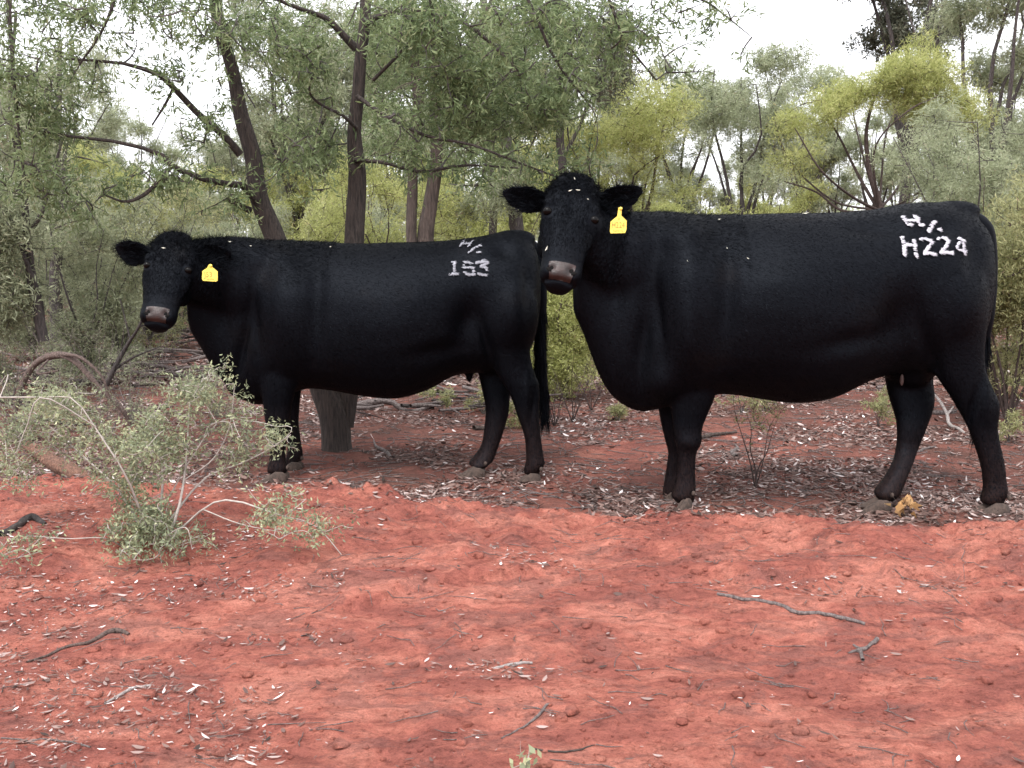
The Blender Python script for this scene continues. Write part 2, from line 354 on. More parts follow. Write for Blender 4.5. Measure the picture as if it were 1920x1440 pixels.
# --- the forked tree behind the left animal
b0 = P(632, 848, 6.4); gzz = float(gz(b0[0], b0[1]))
def fork():
    L = limb([(633, 862, 6.4, 82), (631, 835, 6.4, 66), (626, 780, 6.4, 64), (606, 725, 6.4, 58), (568, 620, 6.4, 54), (536, 500, 6.4, 45), (514, 440, 6.4, 42), (486, 370, 6.4, 40), (474, 290, 6.4, 35), (452, 215, 6.4, 32), (436, 130, 6.4, 27), (410, 40, 6.4, 25), (395, -80, 6.4, 28)], 44)
    Rr = limb([(642, 800, 6.42, 50), (650, 720, 6.45, 56), (658, 600, 6.45, 46), (664, 450, 6.45, 43), (670, 340, 6.45, 39), (664, 250, 6.45, 30), (672, 170, 6.45, 27), (676, 110, 6.45, 25), (684, 40, 6.45, 24), (686, -80, 6.45, 21)], 44)
    lim = [limb(a) for a in [
        [(492, 400, 6.4, 16), (462, 352, 6.3, 15), (430, 345, 6.2, 12), (385, 337, 6.1, 11), (322, 312, 6, 10), (302, 290, 6, 8), (225, 267, 5.9, 7), (110, 253, 5.8, 5), (50, 240, 5.8, 3)],
        [(322, 312, 6, 8), (290, 348, 5.95, 8), (262, 370, 5.9, 7), (232, 378, 5.9, 5), (195, 365, 5.9, 3)],
        [(470, 395, 6.35, 13), (442, 382, 6.3, 10), (425, 372, 6.3, 7)],
        [(450, 290, 6.35, 15), (420, 255, 6.3, 14), (372, 214, 6.25, 12), (338, 178, 6.2, 11), (305, 145, 6.15, 10), (282, 134, 6.1, 9), (225, 118, 6.05, 6), (120, 110, 6, 4)],
        [(325, 165, 6.2, 6), (310, 195, 6.2, 5), (285, 235, 6.2, 3)],
        [(668, 92, 6.45, 15), (640, 62, 6.4, 13), (612, 35, 6.35, 11), (585, 24, 6.3, 9), (540, 8, 6.2, 7), (480, -20, 6.1, 6)],
        [(668, 240, 6.4, 8), (640, 215, 6.3, 6), (600, 195, 6.25, 5), (580, 170, 6.2, 4), (590, 130, 6.2, 3)],
        [(686, -60, 6.45, 20), (780, -90, 6.2, 18), (950, -80, 6, 14), (1120, -60, 5.9, 10), (1300, -10, 5.8, 5), (1410, 70, 5.7, 1.2)],
        [(684, 40, 6.4, 12), (760, 20, 6.2, 10), (850, 35, 6.05, 8), (910, 72, 5.95, 7), (960, 122, 5.9, 5)],
        [(700, 150, 6.3, 7), (740, 110, 6.2, 6), (785, 60, 6.1, 5), (810, 20, 6, 4)],
        [(670, 180, 6.4, 8), (720, 215, 6.2, 7), (800, 255, 6.05, 6), (880, 270, 5.9, 5), (960, 300, 5.9, 4), (1040, 330, 5.9, 3)],
        [(664, 300, 6.4, 9), (720, 305, 6.3, 7), (790, 322, 6.2, 6), (870, 310, 6.1, 5), (970, 315, 6, 3)],
        [(405, -40, 6.4, 20), (330, -80, 6.2, 14), (200, -90, 6, 11), (60, -70, 5.9, 8), (-120, -30, 5.8, 6)],
        [(10, -60, 5.8, 9), (20, 60, 5.75, 7), (30, 200, 5.7, 6), (45, 330, 5.7, 4)],
        [(200, -80, 6, 9), (215, -10, 5.9, 7), (190, 60, 5.85, 5), (150, 120, 5.8, 4)],
        [(1120, -60, 5.9, 8), (1150, 20, 5.8, 6), (1175, 80, 5.8, 5), (1230, 150, 5.8, 3)],
        [(950, -80, 6, 8), (1000, 20, 5.9, 6), (1040, 110, 5.9, 5), (1100, 190, 5.9, 3)]]]
    lum = [lumpE(70, 40, 5.9, 150, 70, .5), lumpE(230, 30, 6, 120, 45, .5), lumpE(370, 40, 6.1, 110, 60, .5), lumpE(520, 50, 6.2, 110, 70, .5),
           lumpE(60, 170, 5.8, 110, 90, .4), lumpE(80, 330, 5.8, 110, 80, .4), lumpE(330, 130, 6.1, 100, 30, .3, .8), lumpE(90, 230, 5.8, 60, 60, .3),
           lumpE(570, 150, 6.2, 70, 90, .4), lumpE(560, 290, 6.3, 80, 70, .4, .8), lumpE(430, 220, 6.2, 60, 60, .3, .7), lumpE(370, 250, 6.1, 40, 18, .3, .3),
           lumpE(300, 330, 6.0, 100, 30, .3, .9), lumpE(420, 370, 6.2, 60, 35, .3, .8), lumpE(190, 400, 5.9, 60, 30, .3, .7), lumpE(460, 420, 6.1, 40, 25, .2, .6),
           lumpE(760, 60, 6.2, 110, 80, .5, 1.2), lumpE(880, 110, 6.1, 120, 100, .5, 1.3), lumpE(1010, 60, 6, 120, 80, .5, 1.2), lumpE(800, 190, 6.2, 110, 80, .5, 1.2),
           lumpE(950, 220, 6.1, 110, 80, .5, 1.2), lumpE(1060, 170, 6, 100, 70, .4), lumpE(1170, 60, 5.9, 90, 70, .4, .9), lumpE(1300, 30, 5.8, 90, 35, .3, .5),
           lumpE(1385, 95, 5.7, 45, 35, .2, .35), lumpE(1240, 120, 5.8, 70, 30, .3, .35), lumpE(1330, 130, 5.75, 40, 25, .2, .25), lumpE(740, 300, 6.2, 70, 40, .3, .8), lumpE(900, 330, 6.1, 80, 30, .3, .8),
           lumpE(1000, 300, 6, 60, 40, .3, .7), lumpE(1085, 300, 5.9, 50, 30, .3, .5), lumpE(620, 370, 6.2, 40, 30, .2, .4)]
    return build_tree('forked_tree', 'tall forked tree with two dark leaning stems and narrow green leaves behind the left cow', 'tree',
        (b0[0], b0[1], gzz), [L, Rr], lim, lum, M['leaf_green'], M['bark_fork'], 11, ntwig=1300, lpt=24, ll=.050, lw=.0098, r0=.0075,
        wander=.16, subs=8, spread=.042, droop=.35, twigm=M['bark_grey'], maxseg=1.2, sb=.07)
fork()

# --- second row trees with fixed places
def rnd_limbs(base, n, h, spread_, r, seed, start=.35, k=10, lean=(0, 0)):
    rs = np.random.RandomState(seed); out = []
    for i in range(n):
        a = 2*np.pi*(i+rs.rand()*.7)/n; hh = h*rs.uniform(.75, 1.05); sp = spread_*rs.uniform(.5, 1.1)
        p0 = base+np.array([0, 0, 0]); ctrl = [p0]
        for s in (.25, .5, .75, 1):
            ctrl.append(p0+np.array([math.cos(a)*sp*s**1.15+lean[0]*s, math.sin(a)*sp*s**1.15*.8+lean[1]*s, hh*s])+rs.normal(size=3)*.05*h*s*.8)
        out.append(resample(np.array(ctrl), np.linspace(r*rs.uniform(.7, 1), r*.15, 5), k))
    return out
def tree_at(name, label, cat, px, Y, h, stem_h, r, nlimb, spread_, nl, lr, leafm, barkm, seed, group=None, lean=0, ntwig=420, lpt=40, ll=.06, lw=.012, crown_lo=.45, droop=.2, up=0., twist=.06, spread=.06, wander=.12, r0=.006):
    """a tree or shrub grown at a pixel column px and distance Y"""
    rs = np.random.RandomState(seed); x = (px-960)/F*Y; z = float(gz(x, Y)); b = np.array([x, Y, z-.05])
    top = b+np.array([lean, 0, stem_h])
    st = []
    if stem_h > .3:
        ctrl = np.array([b+(top-b)*s+rs.normal(size=3)*twist*stem_h*s*(1-s)*2 for s in (0, .2, .4, .6, .8, 1)])
        st.append(resample(ctrl, np.array([r*1.25, r*1.02, r*.92, r*.86, r*.8, r*.7]), 20))
        top = st[0][0][-1]
    lim = rnd_limbs(top-np.array([0, 0, .02]), nlimb, h-stem_h, spread_, r*.62, seed+3, lean=(lean*.5, 0))
    if not st: st = [lim[0]]; lim = lim[1:]
    lum = []
    for i in range(nl):
        p, _ = (lim+st)[i % (len(lim)+1)]
        a = rs.rand()*2*np.pi; hh = crown_lo+(1-crown_lo)*rs.rand()**.7
        c = b+np.array([lean*hh+math.cos(a)*spread_*hh**.8*rs.rand()**.5, math.sin(a)*spread_*.8*hh**.8*rs.rand()**.5, h*hh])
        lum.append((c, np.array([1, 1, .7])*lr*rs.uniform(.7, 1.25), 1.))
    return build_tree(name, label, cat, (x, Y, z), st, lim, lum, leafm, barkm, seed, group=group, ntwig=ntwig, lpt=lpt, ll=ll, lw=lw, subs=4, spread=spread, droop=droop, up=up, wander=wander, r0=r0)
SP = {}
def mid_tree(name, label, stems, lum, leafm, barkm, seed, **kw):
    st = [limb(s, 32) for s in stems]; p0 = st[0][0][0]
    return build_tree(name, label, 'tree', (p0[0], p0[1], float(gz(p0[0], p0[1]))), st[:1], st[1:], lum, leafm, barkm, seed, **kw)
G0 = lambda Y: 720-F*math.tan(math.atan2(-(0-CH)*-1, Y)+TH) if False else None
mid_tree('dark_tree', 'twin stemmed rough barked tree standing right of the forked tree, above the left cow back',
    [[(800, 745, 9.4, 42), (797, 600, 9.4, 36), (798, 450, 9.4, 32), (808, 380, 9.4, 27), (818, 300, 9.4, 23), (818, 200, 9.4, 20), (812, 90, 9.4, 28), (800, -60, 9.4, 22)],
     [(780, 600, 9.35, 22), (772, 450, 9.35, 20), (774, 360, 9.35, 20), (776, 270, 9.35, 17), (785, 180, 9.35, 22), (770, 60, 9.35, 16), (760, -60, 9.35, 12)],
     [(815, 300, 9.4, 14), (850, 210, 9.4, 12), (870, 120, 9.4, 9), (930, -20, 9.4, 6)]],
    [lumpE(780, 60, 9.4, 120, 90, .8), lumpE(900, 150, 9.4, 100, 90, .7), lumpE(720, 220, 9.4, 60, 90, .7, .7), lumpE(880, 290, 9.2, 90, 50, .6, .7), lumpE(960, 60, 9.4, 100, 80, .7), lumpE(1080, 110, 9.3, 80, 70, .5, .6)],
    M['leaf_green'], M['bark_brown'], 31, ntwig=620, lpt=27, ll=.06, lw=.012, r0=.006, spread=.06, maxseg=1.4)
mid_tree('slender_tree', 'slender dark trunk rising above the head of the right cow',
    [[(1052, 700, 11, 24), (1050, 500, 11, 20), (1056, 330, 11, 16), (1050, 250, 11, 14), (1060, 120, 11, 11), (1040, -40, 11, 8)],
     [(1053, 300, 11, 8), (1085, 240, 11, 6), (1110, 180, 11, 4), (1150, 110, 11, 3)]],
    [lumpE(1040, 60, 11, 80, 60, .6), lumpE(1110, 130, 11, 70, 50, .6, .8), lumpE(1000, 180, 11, 60, 60, .5, .7), lumpE(1150, 40, 11, 70, 50, .5, .6)],
    M['leaf_dark'], M['bark_dark'], 32, ntwig=300, lpt=36, ll=.07, lw=.013, spread=.08)
mid_tree('pale_tree', 'pale pinkish trunk leaning behind the left ear of the right cow',
    [[(985, 690, 12, 30), (975, 500, 12, 27), (968, 420, 12, 26), (955, 300, 12, 22), (930, 150, 12, 18), (900, -40, 12, 12)],
     [(925, 690, 12.2, 18), (922, 500, 12.2, 16), (925, 380, 12.2, 15), (910, 250, 12.2, 12), (880, 60, 12.2, 8)]],
    [lumpE(930, 60, 12, 90, 60, .6), lumpE(870, 200, 12, 70, 70, .6), lumpE(960, 330, 12, 60, 40, .5, .7), lumpE(900, 380, 11.6, 60, 30, .4, .8)],
    M['leaf_scrub'], M['bark_grey'], 33, ntwig=360, lpt=36, ll=.07, lw=.013, spread=.08)
mid_tree('slim_tree', 'slim grey double trunk at the left edge between the wattle scrub and the hanging leaves',
    [[(108, 640, 10.5, 24), (104, 520, 10.5, 22), (112, 440, 10.5, 18), (106, 340, 10.5, 14), (110, 260, 10.5, 10), (112, 80, 10.5, 8)],
     [(112, 440, 10.5, 12), (124, 400, 10.5, 12), (116, 350, 10.5, 10), (128, 240, 10.5, 6)]],
    [lumpE(100, 120, 10.5, 110, 90, .8), lumpE(40, 300, 10.5, 100, 70, .8), lumpE(170, 330, 10.5, 60, 50, .5, .6), lumpE(80, 430, 10.4, 90, 40, .6)],
    M['leaf_scrub'], M['bark_grey'], 34, ntwig=230, lpt=30, ll=.07, lw=.013, spread=.08)
mid_tree('leaning_tree', 'dark leaning multi stemmed small tree at the left edge above the arched log',
    [[(82, 640, 8.4, 20), (62, 540, 8.4, 18), (50, 440, 8.4, 15), (42, 330, 8.4, 12), (20, 200, 8.4, 8), (30, 20, 8.4, 5)],
     [(80, 630, 8.4, 12), (74, 560, 8.4, 10), (45, 480, 8.3, 8), (20, 410, 8.3, 6), (-20, 330, 8.3, 4)],
     [(60, 430, 8.4, 9), (78, 400, 8.4, 8), (90, 360, 8.4, 6), (120, 250, 8.4, 4)]],
    [lumpE(20, 240, 8.4, 70, 80, .5), lumpE(60, 420, 8.4, 60, 60, .5, .8), lumpE(-20, 430, 8.3, 70, 70, .5), lumpE(20, 560, 8.3, 60, 50, .5, .7)],
    M['leaf_scrub'], M['bark_dark'], 35, ntwig=340, lpt=30, ll=.06, lw=.011, spread=.07)
# wattle with fan of dark stems
mid_tree('wattle_tree', 'spreading wattle with fan of dark stems and yellow green crown above the right cow back',
    [[(1668, 640, 12, 19), (1660, 450, 12, 16), (1645, 370, 12, 12), (1630, 320, 12, 9), (1625, 240, 12, 6), (1650, 150, 12, 3)]]+
    [[(1648, 395, 12, a*.62), (x1, y1, 12+d, b*.62), (x2, y2, 12+2*d, c*.62), (x3, y3, 12+2*d, 2)] for a, x1, y1, b, x2, y2, c, x3, y3, d in [
     (12, 1610, 330, 9, 1570, 250, 6, 1530, 190, .2), (9, 1690, 340, 7, 1720, 250, 5, 1740, 150, .3), (10, 1600, 370, 8, 1540, 320, 6, 1490, 240, -.3),
     (10, 1580, 395, 8, 1530, 360, 6, 1470, 340, .1), (8, 1640, 280, 6, 1700, 210, 5, 1760, 180, -.3), (8, 1620, 300, 6, 1600, 210, 4, 1600, 150, .4),
     (8, 1720, 370, 6, 1770, 270, 5, 1790, 180, .1), (8, 1560, 375, 6, 1480, 300, 5, 1450, 220, .4), (7, 1660, 260, 5, 1680, 190, 4, 1650, 130, .5), (7, 1690, 380, 6, 1760, 330, 4, 1800, 240, -.4)]],
    [lumpE(1600, 165, 12, 60, 28, .5, 1.3), lumpE(1680, 145, 12, 60, 28, .5, 1.4), lumpE(1740, 130, 12, 45, 40, .5, 1.1), lumpE(1560, 200, 12, 45, 25, .5), lumpE(1500, 235, 12.2, 40, 25, .5, .8),
     lumpE(1770, 200, 12, 50, 35, .5, .9), lumpE(1490, 300, 12.2, 50, 30, .5, .45), lumpE(1810, 230, 12, 40, 25, .4, .7), lumpE(1700, 180, 12, 60, 25, .5)],
    M['leaf_wattle'], M['bark_red'], 36, ntwig=800, lpt=60, ll=.05, lw=.007, spread=.07, droop=-.3, up=.15, r0=.005, maxseg=.9)
# grown trees: name,label,px,Y,h,...
specs = [
 ('eucalypt_tree', 'tall dark reddish leaved tree reaching above the yellow green wattle, top right', 1690, 17, 6.6, 2.4, .11, 6, 1.15, 10, .55, 'leaf_dark', 'bark_dark', 41, dict(ntwig=650, lpt=50, ll=.075, lw=.022, crown_lo=.62, lean=.0)),
 ('silver_tree', 'tall silver grey tree in the top right corner of the scrub', 1850, 15, 5.6, 1.6, .09, 7, 1.5, 16, .6, 'leaf_grey', 'bark_grey', 42, dict(ntwig=1000, lpt=46, ll=.08, lw=.014, crown_lo=.35)),
 ('grey_green_tree', 'grey green tree with three thin stems between the cows, left of the wattle', 1385, 16, 3.9, 1.0, .07, 6, 1.0, 14, .42, 'leaf_grey', 'bark_dark', 43, dict(ntwig=700, lpt=46, ll=.06, lw=.011, crown_lo=.35)),
 ('yellow_wattle', 'bright yellow green wattle just right of the raised ear of the right cow', 1150, 12.5, 3.0, .5, .05, 8, .85, 12, .36, 'leaf_wattle', 'bark_red', 44, dict(ntwig=560, lpt=60, ll=.05, lw=.008, crown_lo=.4, droop=-.2)),
 ('low_wattle', 'low yellow green wattle clump showing over the neck of the right cow', 1290, 11, 1.62, .2, .03, 8, .75, 10, .28, 'leaf_wattle', 'bark_red', 45, dict(ntwig=420, lpt=60, ll=.045, lw=.007, crown_lo=.5, droop=-.3)),
 ('yellow_bush', 'yellow green leafy bush filling the gap between the two cows', 1060, 8.6, 1.1, .1, .02, 9, .46, 18, .22, 'leaf_wattle', 'bark_red', 46, dict(ntwig=1000, lpt=46, ll=.035, lw=.007, crown_lo=.15, droop=-.2)),
 ('pale_bush', 'pale yellowish bush with thin bare stems behind the tail end of the right cow', 1900, 7.2, 1.6, .1, .022, 10, .62, 20, .26, 'leaf_olive', 'bark_red', 47, dict(ntwig=1100, lpt=44, ll=.04, lw=.007, crown_lo=.3, droop=-.5, up=.1)),
 ('silver_shrub', 'dense silver grey shrub rising behind the rump of the right cow', 1830, 10.5, 2.5, .3, .04, 9, 1.1, 16, .42, 'leaf_grey', 'bark_grey', 48, dict(ntwig=1000, lpt=46, ll=.05, lw=.009, crown_lo=.3)),
 ('sparse_tree', 'sparse pale green tree with thin leaning stems, left of the grey green tree', 1270, 19, 4.2, 1.4, .06, 6, 1.1, 12, .45, 'leaf_grey', 'bark_dark', 49, dict(ntwig=520, lpt=44, ll=.07, lw=.013, crown_lo=.45)),
 ('olive_wattle', 'olive yellow wattle low between the forked tree stems and the dark tree', 735, 12, 2.1, .3, .03, 8, .9, 10, .35, 'leaf_wattle', 'bark_red', 50, dict(ntwig=420, lpt=50, ll=.05, lw=.008, crown_lo=.25)),
]
for n_, lb, px, Y, h, sh, r, nl_, sp_, nlu, lr_, lm, bm, sd_, kw in specs:
    tree_at(n_, lb, 'bush' if 'bush' in n_ or 'shrub' in n_ else 'tree', px, Y, h, sh, r, nl_, sp_, nlu, lr_, M[lm], M[bm], sd_, **kw)
# understorey prototypes and copies
protos = []
def proto(*a, **k):
    t = tree_at(*a, **k); protos.append(t); return t
def copy_tree(o, loc, rz, sc, label, group):
    r = o.copy(); COL.objects.link(r); r.location = loc; r.rotation_euler = (0, 0, rz); r.scale = (sc, sc, sc)
    r['label'] = label; r['group'] = group
    for ch in list(o.children):
        c = ch.copy(); COL.objects.link(c); c.parent = r
    return r
GB = 'grey green shrubs in the scrub behind'; GT = 'slender trees far back in the scrub'; GW = 'yellow green wattles far back in the scrub'
LB = 'grey green twiggy shrub in the scrub behind the cattle'; LT = 'slender grey stemmed tree far back in the scrub'; LW = 'yellowish wattle bush far back in the scrub'
A = proto('scrub_bush', 'grey green twiggy shrub behind the arched fallen branch', 'bush', 160, 9.6, 1.7, .15, .025, 9, .75, 14, .27, M['leaf_scrub'], M['bark_grey'], 61, group=GB, ntwig=520, lpt=40, ll=.045, lw=.009, crown_lo=.04)
Bp = proto('scrub_bush', 'olive twiggy shrub behind the muzzle of the left cow', 'bush', 280, 12.5, 1.9, .2, .03, 8, .9, 12, .32, M['leaf_olive'], M['bark_grey'], 62, group=GB, ntwig=520, lpt=40, ll=.05, lw=.01, crown_lo=.04)
Cp = proto('scrub_tree', LT, 'tree', 560, 17, 4.6, 1.5, .06, 6, 1.1, 14, .5, M['leaf_scrub'], M['bark_dark'], 63, group=GT, ntwig=620, lpt=42, ll=.075, lw=.015, crown_lo=.3)
Dp = proto('scrub_tree', LT, 'tree', 1500, 24, 4.9, 1.6, .07, 6, 1.3, 14, .55, M['leaf_grey'], M['bark_dark'], 64, group=GT, ntwig=620, lpt=42, ll=.08, lw=.017, crown_lo=.3)
Ep = proto('wattle_bush', 'yellowish wattle right of the twin stemmed dark tree', 'bush', 860, 16, 2.4, .3, .03, 8, 1.0, 12, .36, M['leaf_wattle'], M['bark_red'], 65, group=GW, ntwig=480, lpt=46, ll=.055, lw=.01, crown_lo=.05)
rs = np.random.RandomState(5)
def put(pr, px, Y, sc, label, group):
    x = (px-960)/F*Y
    copy_tree(pr, (x, Y, float(gz(x, Y))), rs.rand()*6.28, sc, label, group)
SL = ['cropped at the left edge of the photo', 'below the slim grey double trunk', 'left of the left cow head', 'above the ear of the left cow', 'behind the head of the left cow', 'low at the far left edge, second row', 'under the leaning stem of the forked tree', 'between the two forked stems', 'right of the forked tree', 'behind the rump of the left cow', 'between the ear and the shoulder of the right cow', 'over the shoulder of the right cow', 'over the middle of the right cow back', 'left of the wattle fan', 'behind the hip of the right cow', 'beyond the rump of the right cow', 'hard against the right edge, nearest', 'farther back above the heap of dead branches', 'far back left of the forked tree']
for px, Y, sc in [(-40, 8.6, .95), (60, 11.5, 1.1), (220, 10.8, .8), (240, 14, 1.0), (340, 15, .9), (-60, 13, 1.3), (460, 13, 1.0), (580, 12, .9), (700, 15, 1.1), (880, 12.6, .8), (1180, 15, 1.0), (1330, 14, .8), (1440, 13.5, .75), (1560, 15, .9), (1740, 13, .95), (1960, 11.5, 1.2), (1990, 9, 1.0), (150, 17, 1.2), (420, 18, 1.3)]:
    put(A if rs.rand() < .6 else Bp, px, Y, sc, 'grey green twiggy shrub '+SL.pop(0), GB)
for i in range(46):
    Y = rs.uniform(16, 42); px = (i+rs.rand())/46*2500-290
    right = px > 1150
    s_ = (rs.uniform(.7, .95) if right else rs.uniform(.9, 1.35))*(1+.012*(Y-16))
    if right and abs(px-1300) < 120: s_ *= .7
    if 150 < px < 480: s_ *= .62
    put(Dp if (right or rs.rand() < .3) else Cp, px, Y, s_*.94, LT, GT)
WL = ['between the forked tree stems', 'left of the forked tree', 'behind the pale leaning trunk', 'beside the sparse pale tree', 'above the brow of the left cow', 'far back above the left rump', 'beyond the ear of the left cow', 'in the gap left of the fan wattle', 'behind the twin stemmed dark tree', 'farthest back between the forked stems']
for px, Y, s_ in [(640, 14, .9), (500, 17, 1.0), (950, 15, .9), (1230, 17, .9), (320, 20, 1.1), (1000, 20, 1.3), (220, 19, 1.2), (1430, 20, 1.0), (780, 18, 1.1), (560, 22, 1.4)]:
    put(Ep, px, Y, s_, 'yellowish wattle bush '+WL.pop(0), GW)
for i in range(22):
    side = i % 2; Y = rs.uniform(10, 26); x = (-.60*Y-rs.uniform(.5, 9)) if side else (.60*Y+rs.uniform(.5, 6))
    copy_tree(Cp if i % 3 else A, (x, Y, float(gz(x, Y))), rs.rand()*6.28, rs.uniform(.9, 1.2), 'scrub plant standing beyond the '+('left' if side else 'right')+' edge of the photo', 'scrub beyond the edges of the photo')
# far-off scrub as one mass
def far_scrub():
    rs = np.random.RandomState(77); C = []; Rr_ = []
    for i in range(420):
        Y = rs.uniform(42, 75); px = rs.uniform(-200, 2120); x = (px-960)/F*Y
        hmax = 2.6 if (px > 1150 or 150 < px < 480) else 4.0
        z = rs.uniform(.2, hmax); C.append((x, Y, z)); Rr_.append(rs.uniform(.7, 1.5))
    C = np.array(C); Rr_ = np.array(Rr_); n = 120000
    i = rs.randint(0, len(C), n); d = rs.normal(size=(n, 3)); d /= np.linalg.norm(d, axis=1, keepdims=True)
    B = C[i]+d*Rr_[i][:, None]*rs.rand(n, 1)**.4; B[:, 2] = np.maximum(B[:, 2], .1)
    V, Q = quads_leaf(B, rs.normal(size=(n, 3)), np.full(n, .22), np.full(n, .09), rs)
    o = mesh_np('far_scrub', V, Q, mat=M['leaf_grey'], var=np.repeat(np.clip(.6*rs.rand(len(C))[i]+.4*rs.rand(n), 0, 1), 4))
    tag(o, 'far off grey green scrub closing the view', 'scrub', kind='stuff')
far_scrub()

# ------------------------------------------------------------------ foreground saltbush
def saltbush():
    Yb = 4.15; px0, py0 = 285, 1035
    b = P(px0, py0, Yb); z = float(gz(b[0], b[1])); b[2] = z
    stems = [[(285, 1040, 0, 14), (262, 985, .0, 11), (230, 930, .1, 8), (205, 900, .1, 6), (150, 850, .2, 5), (60, 770, .3, 4)],
        [(290, 1040, 0, 12), (300, 960, 0, 9), (305, 880, .0, 7), (285, 800, .05, 5), (300, 760, .05, 4)],
        [(300, 1040, 0, 12), (330, 970, -.1, 9), (345, 900, 0, 7), (352, 820, .1, 5), (360, 740, .1, 4), (405, 692, .1, 3)],
        [(295, 1035, 0, 10), (380, 955, -.1, 6), (435, 938, -.15, 6), (520, 965, -.2, 5), (590, 985, -.2, 4), (640, 1040, -.2, 3)],
        [(300, 1000, 0, 9), (380, 900, .1, 6), (450, 870, .15, 5), (500, 845, .15, 4), (545, 815, .15, 3)],
        [(290, 1030, 0, 9), (240, 900, -.2, 6), (190, 820, -.2, 5), (140, 750, -.2, 4), (90, 745, -.2, 4), (0, 745, -.2, 5)],
        [(250, 1040, 0, 6), (200, 1010, -.15, 4), (130, 1010, -.2, 3), (60, 1005, -.2, 2)],
        [(180, 800, -.2, 4), (80, 745, -.3, 4), (50, 800, -.3, 3), (30, 850, -.3, 2)],
        [(345, 900, 0, 4), (400, 860, .1, 4), (430, 800, .1, 3), (440, 720, .1, 2)],
        [(380, 955, -.1, 4), (460, 985, -.2, 3), (580, 1005, -.25, 2)],
        [(300, 960, 0, 4), (400, 800, .1, 4), (470, 790, .15, 3), (520, 800, .15, 2)],
        [(295, 1030, 0, 6), (320, 1000, -.2, 4), (350, 990, -.3, 3), (360, 1030, -.3, 2)]]
    st = []
    for s in stems:
        s = [(a, c, Yb+d, w*.62) for a, c, d, w in s]; st.append(limb(s, 12))
    LE = lambda px, py, dY, rx, rz, w=1: lumpE(px, py, Yb+dY, rx*1.12, rz*1.12, .2, w)
    lum = [LE(270, 975, 0, 60, 50, 1.5), LE(260, 1005, -.1, 45, 25, .8), LE(340, 1005, -.1, 45, 30, .9), LE(230, 900, 0, 50, 30, .7), LE(310, 800, .05, 60, 50, 1.), LE(360, 735, .1, 50, 40, .8),
        LE(405, 700, .1, 22, 15, .35), LE(210, 830, 0, 60, 40, .7), LE(110, 790, .2, 80, 50, .8), LE(30, 800, .1, 60, 60, .7), LE(110, 755, -.2, 60, 30, .5), LE(440, 800, .1, 50, 40, .6), LE(500, 830, .15, 50, 25, .4),
        LE(430, 870, .1, 60, 25, .5), LE(520, 960, -.2, 70, 22, .6), LE(600, 985, -.2, 45, 22, .35), LE(130, 1010, -.2, 60, 15, .3), LE(20, 1010, -.3, 40, 20, .25), LE(300, 860, -.05, 60, 40, .8), LE(40, 880, .2, 70, 25, .35)]
    t = build_tree('saltbush', 'sprawling pale grey green bush with arching bare twigs on the red bank at left', 'bush', (b[0], b[1], z), st[:3], st[3:], lum,
        M['leaf_saltbush'], M['pale_twig'], 71, ntwig=680, lpt=22, ll=.022, lw=.0066, r0=.003, wander=.32, subs=10, spread=.022, droop=.05, up=.04, twigm=M['pale_twig'], maxseg=.32, sb=.05, start=.1)
saltbush()

# ------------------------------------------------------------------ cattle
def loft(rings):
    R = np.array(rings); K, n, _ = R.shape
    V = R.reshape(-1, 3); idx = np.arange(K*n).reshape(K, n)
    q = np.stack([idx[:-1], np.roll(idx, -1, 1)[:-1], np.roll(idx, -1, 1)[1:], idx[1:]], -1).reshape(-1, 4)
    c0, c1 = len(V), len(V)+1
    V = np.vstack([V, R[0].mean(0), R[-1].mean(0)])
    t = [(c0, (j+1) % n, j) for j in range(n)]+[(c1, idx[-1, j], idx[-1, (j+1) % n]) for j in range(n)]
    return V, q, np.array(t)
def smooth_rows(rows, k):
    rows = np.array(rows, float); t = np.arange(len(rows)); tt = np.linspace(0, len(rows)-1, k)
    # monotone-ish cubic via Catmull-Rom
    p = np.vstack([2*rows[0]-rows[1], rows, 2*rows[-1]-rows[-2]]); i = np.minimum(tt.astype(int), len(rows)-2); f = (tt-i)[:, None]
    a, b, c, d = p[i], p[i+1], p[i+2], p[i+3]
    return .5*((2*b)+(-a+c)*f+(2*a-5*b+4*c-d)*f*f+(-a+3*b-3*c+d)*f**3)
def sup(a, e):
    c, s = np.cos(a), np.sin(a); return np.sign(c)*np.abs(c)**e, np.sign(s)*np.abs(s)**e
ANG = np.arange(28)*2*np.pi/28
def torso(st, Y0):
    """st rows: px, top, bottom, halfwidth, (y shift)"""
    rings = []
    for px, tp, bt, hw, dy in smooth_rows(st, 60):
        hw = max(hw, .01); Ym = Y0+dy
        x = (px-960)/F*(Ym-.5*hw)/(CT+(720-(tp+bt)/2)/F*ST)*1.0*CT/CT
        zt = P(px, tp, Ym)[2]; zb = P(px, bt, Ym)[2]; c = (zt+zb)/2; hz = (zt-zb)/2
        cx, sz = sup(ANG, .86)
        wfac = 1-.12*np.clip(sz, 0, 1)**2
        rings.append(np.stack([np.full(28, x), Ym+hw*cx*wfac, c+hz*sz], -1))
    return loft(rings)
def leg(rows, k=34, dr=.8):
    """rows: py, xl, xr, Y, depth factor"""
    rings = []
    for py, xl, xr, Y, df in smooth_rows(rows, k):
        c = P((xl+xr)/2, py, Y); a = (xr-xl)/2/F*Y; a *= 1-.13*float(sstep(.55, .38, np.array(c[2])))*float(sstep(.05, .14, np.array(c[2])))
        cx, sy = sup(ANG, .92)
        rings.append(np.stack([c[0]+a*cx, Y+a*df*sy, np.full(28, c[2])], -1))
    return loft(rings)
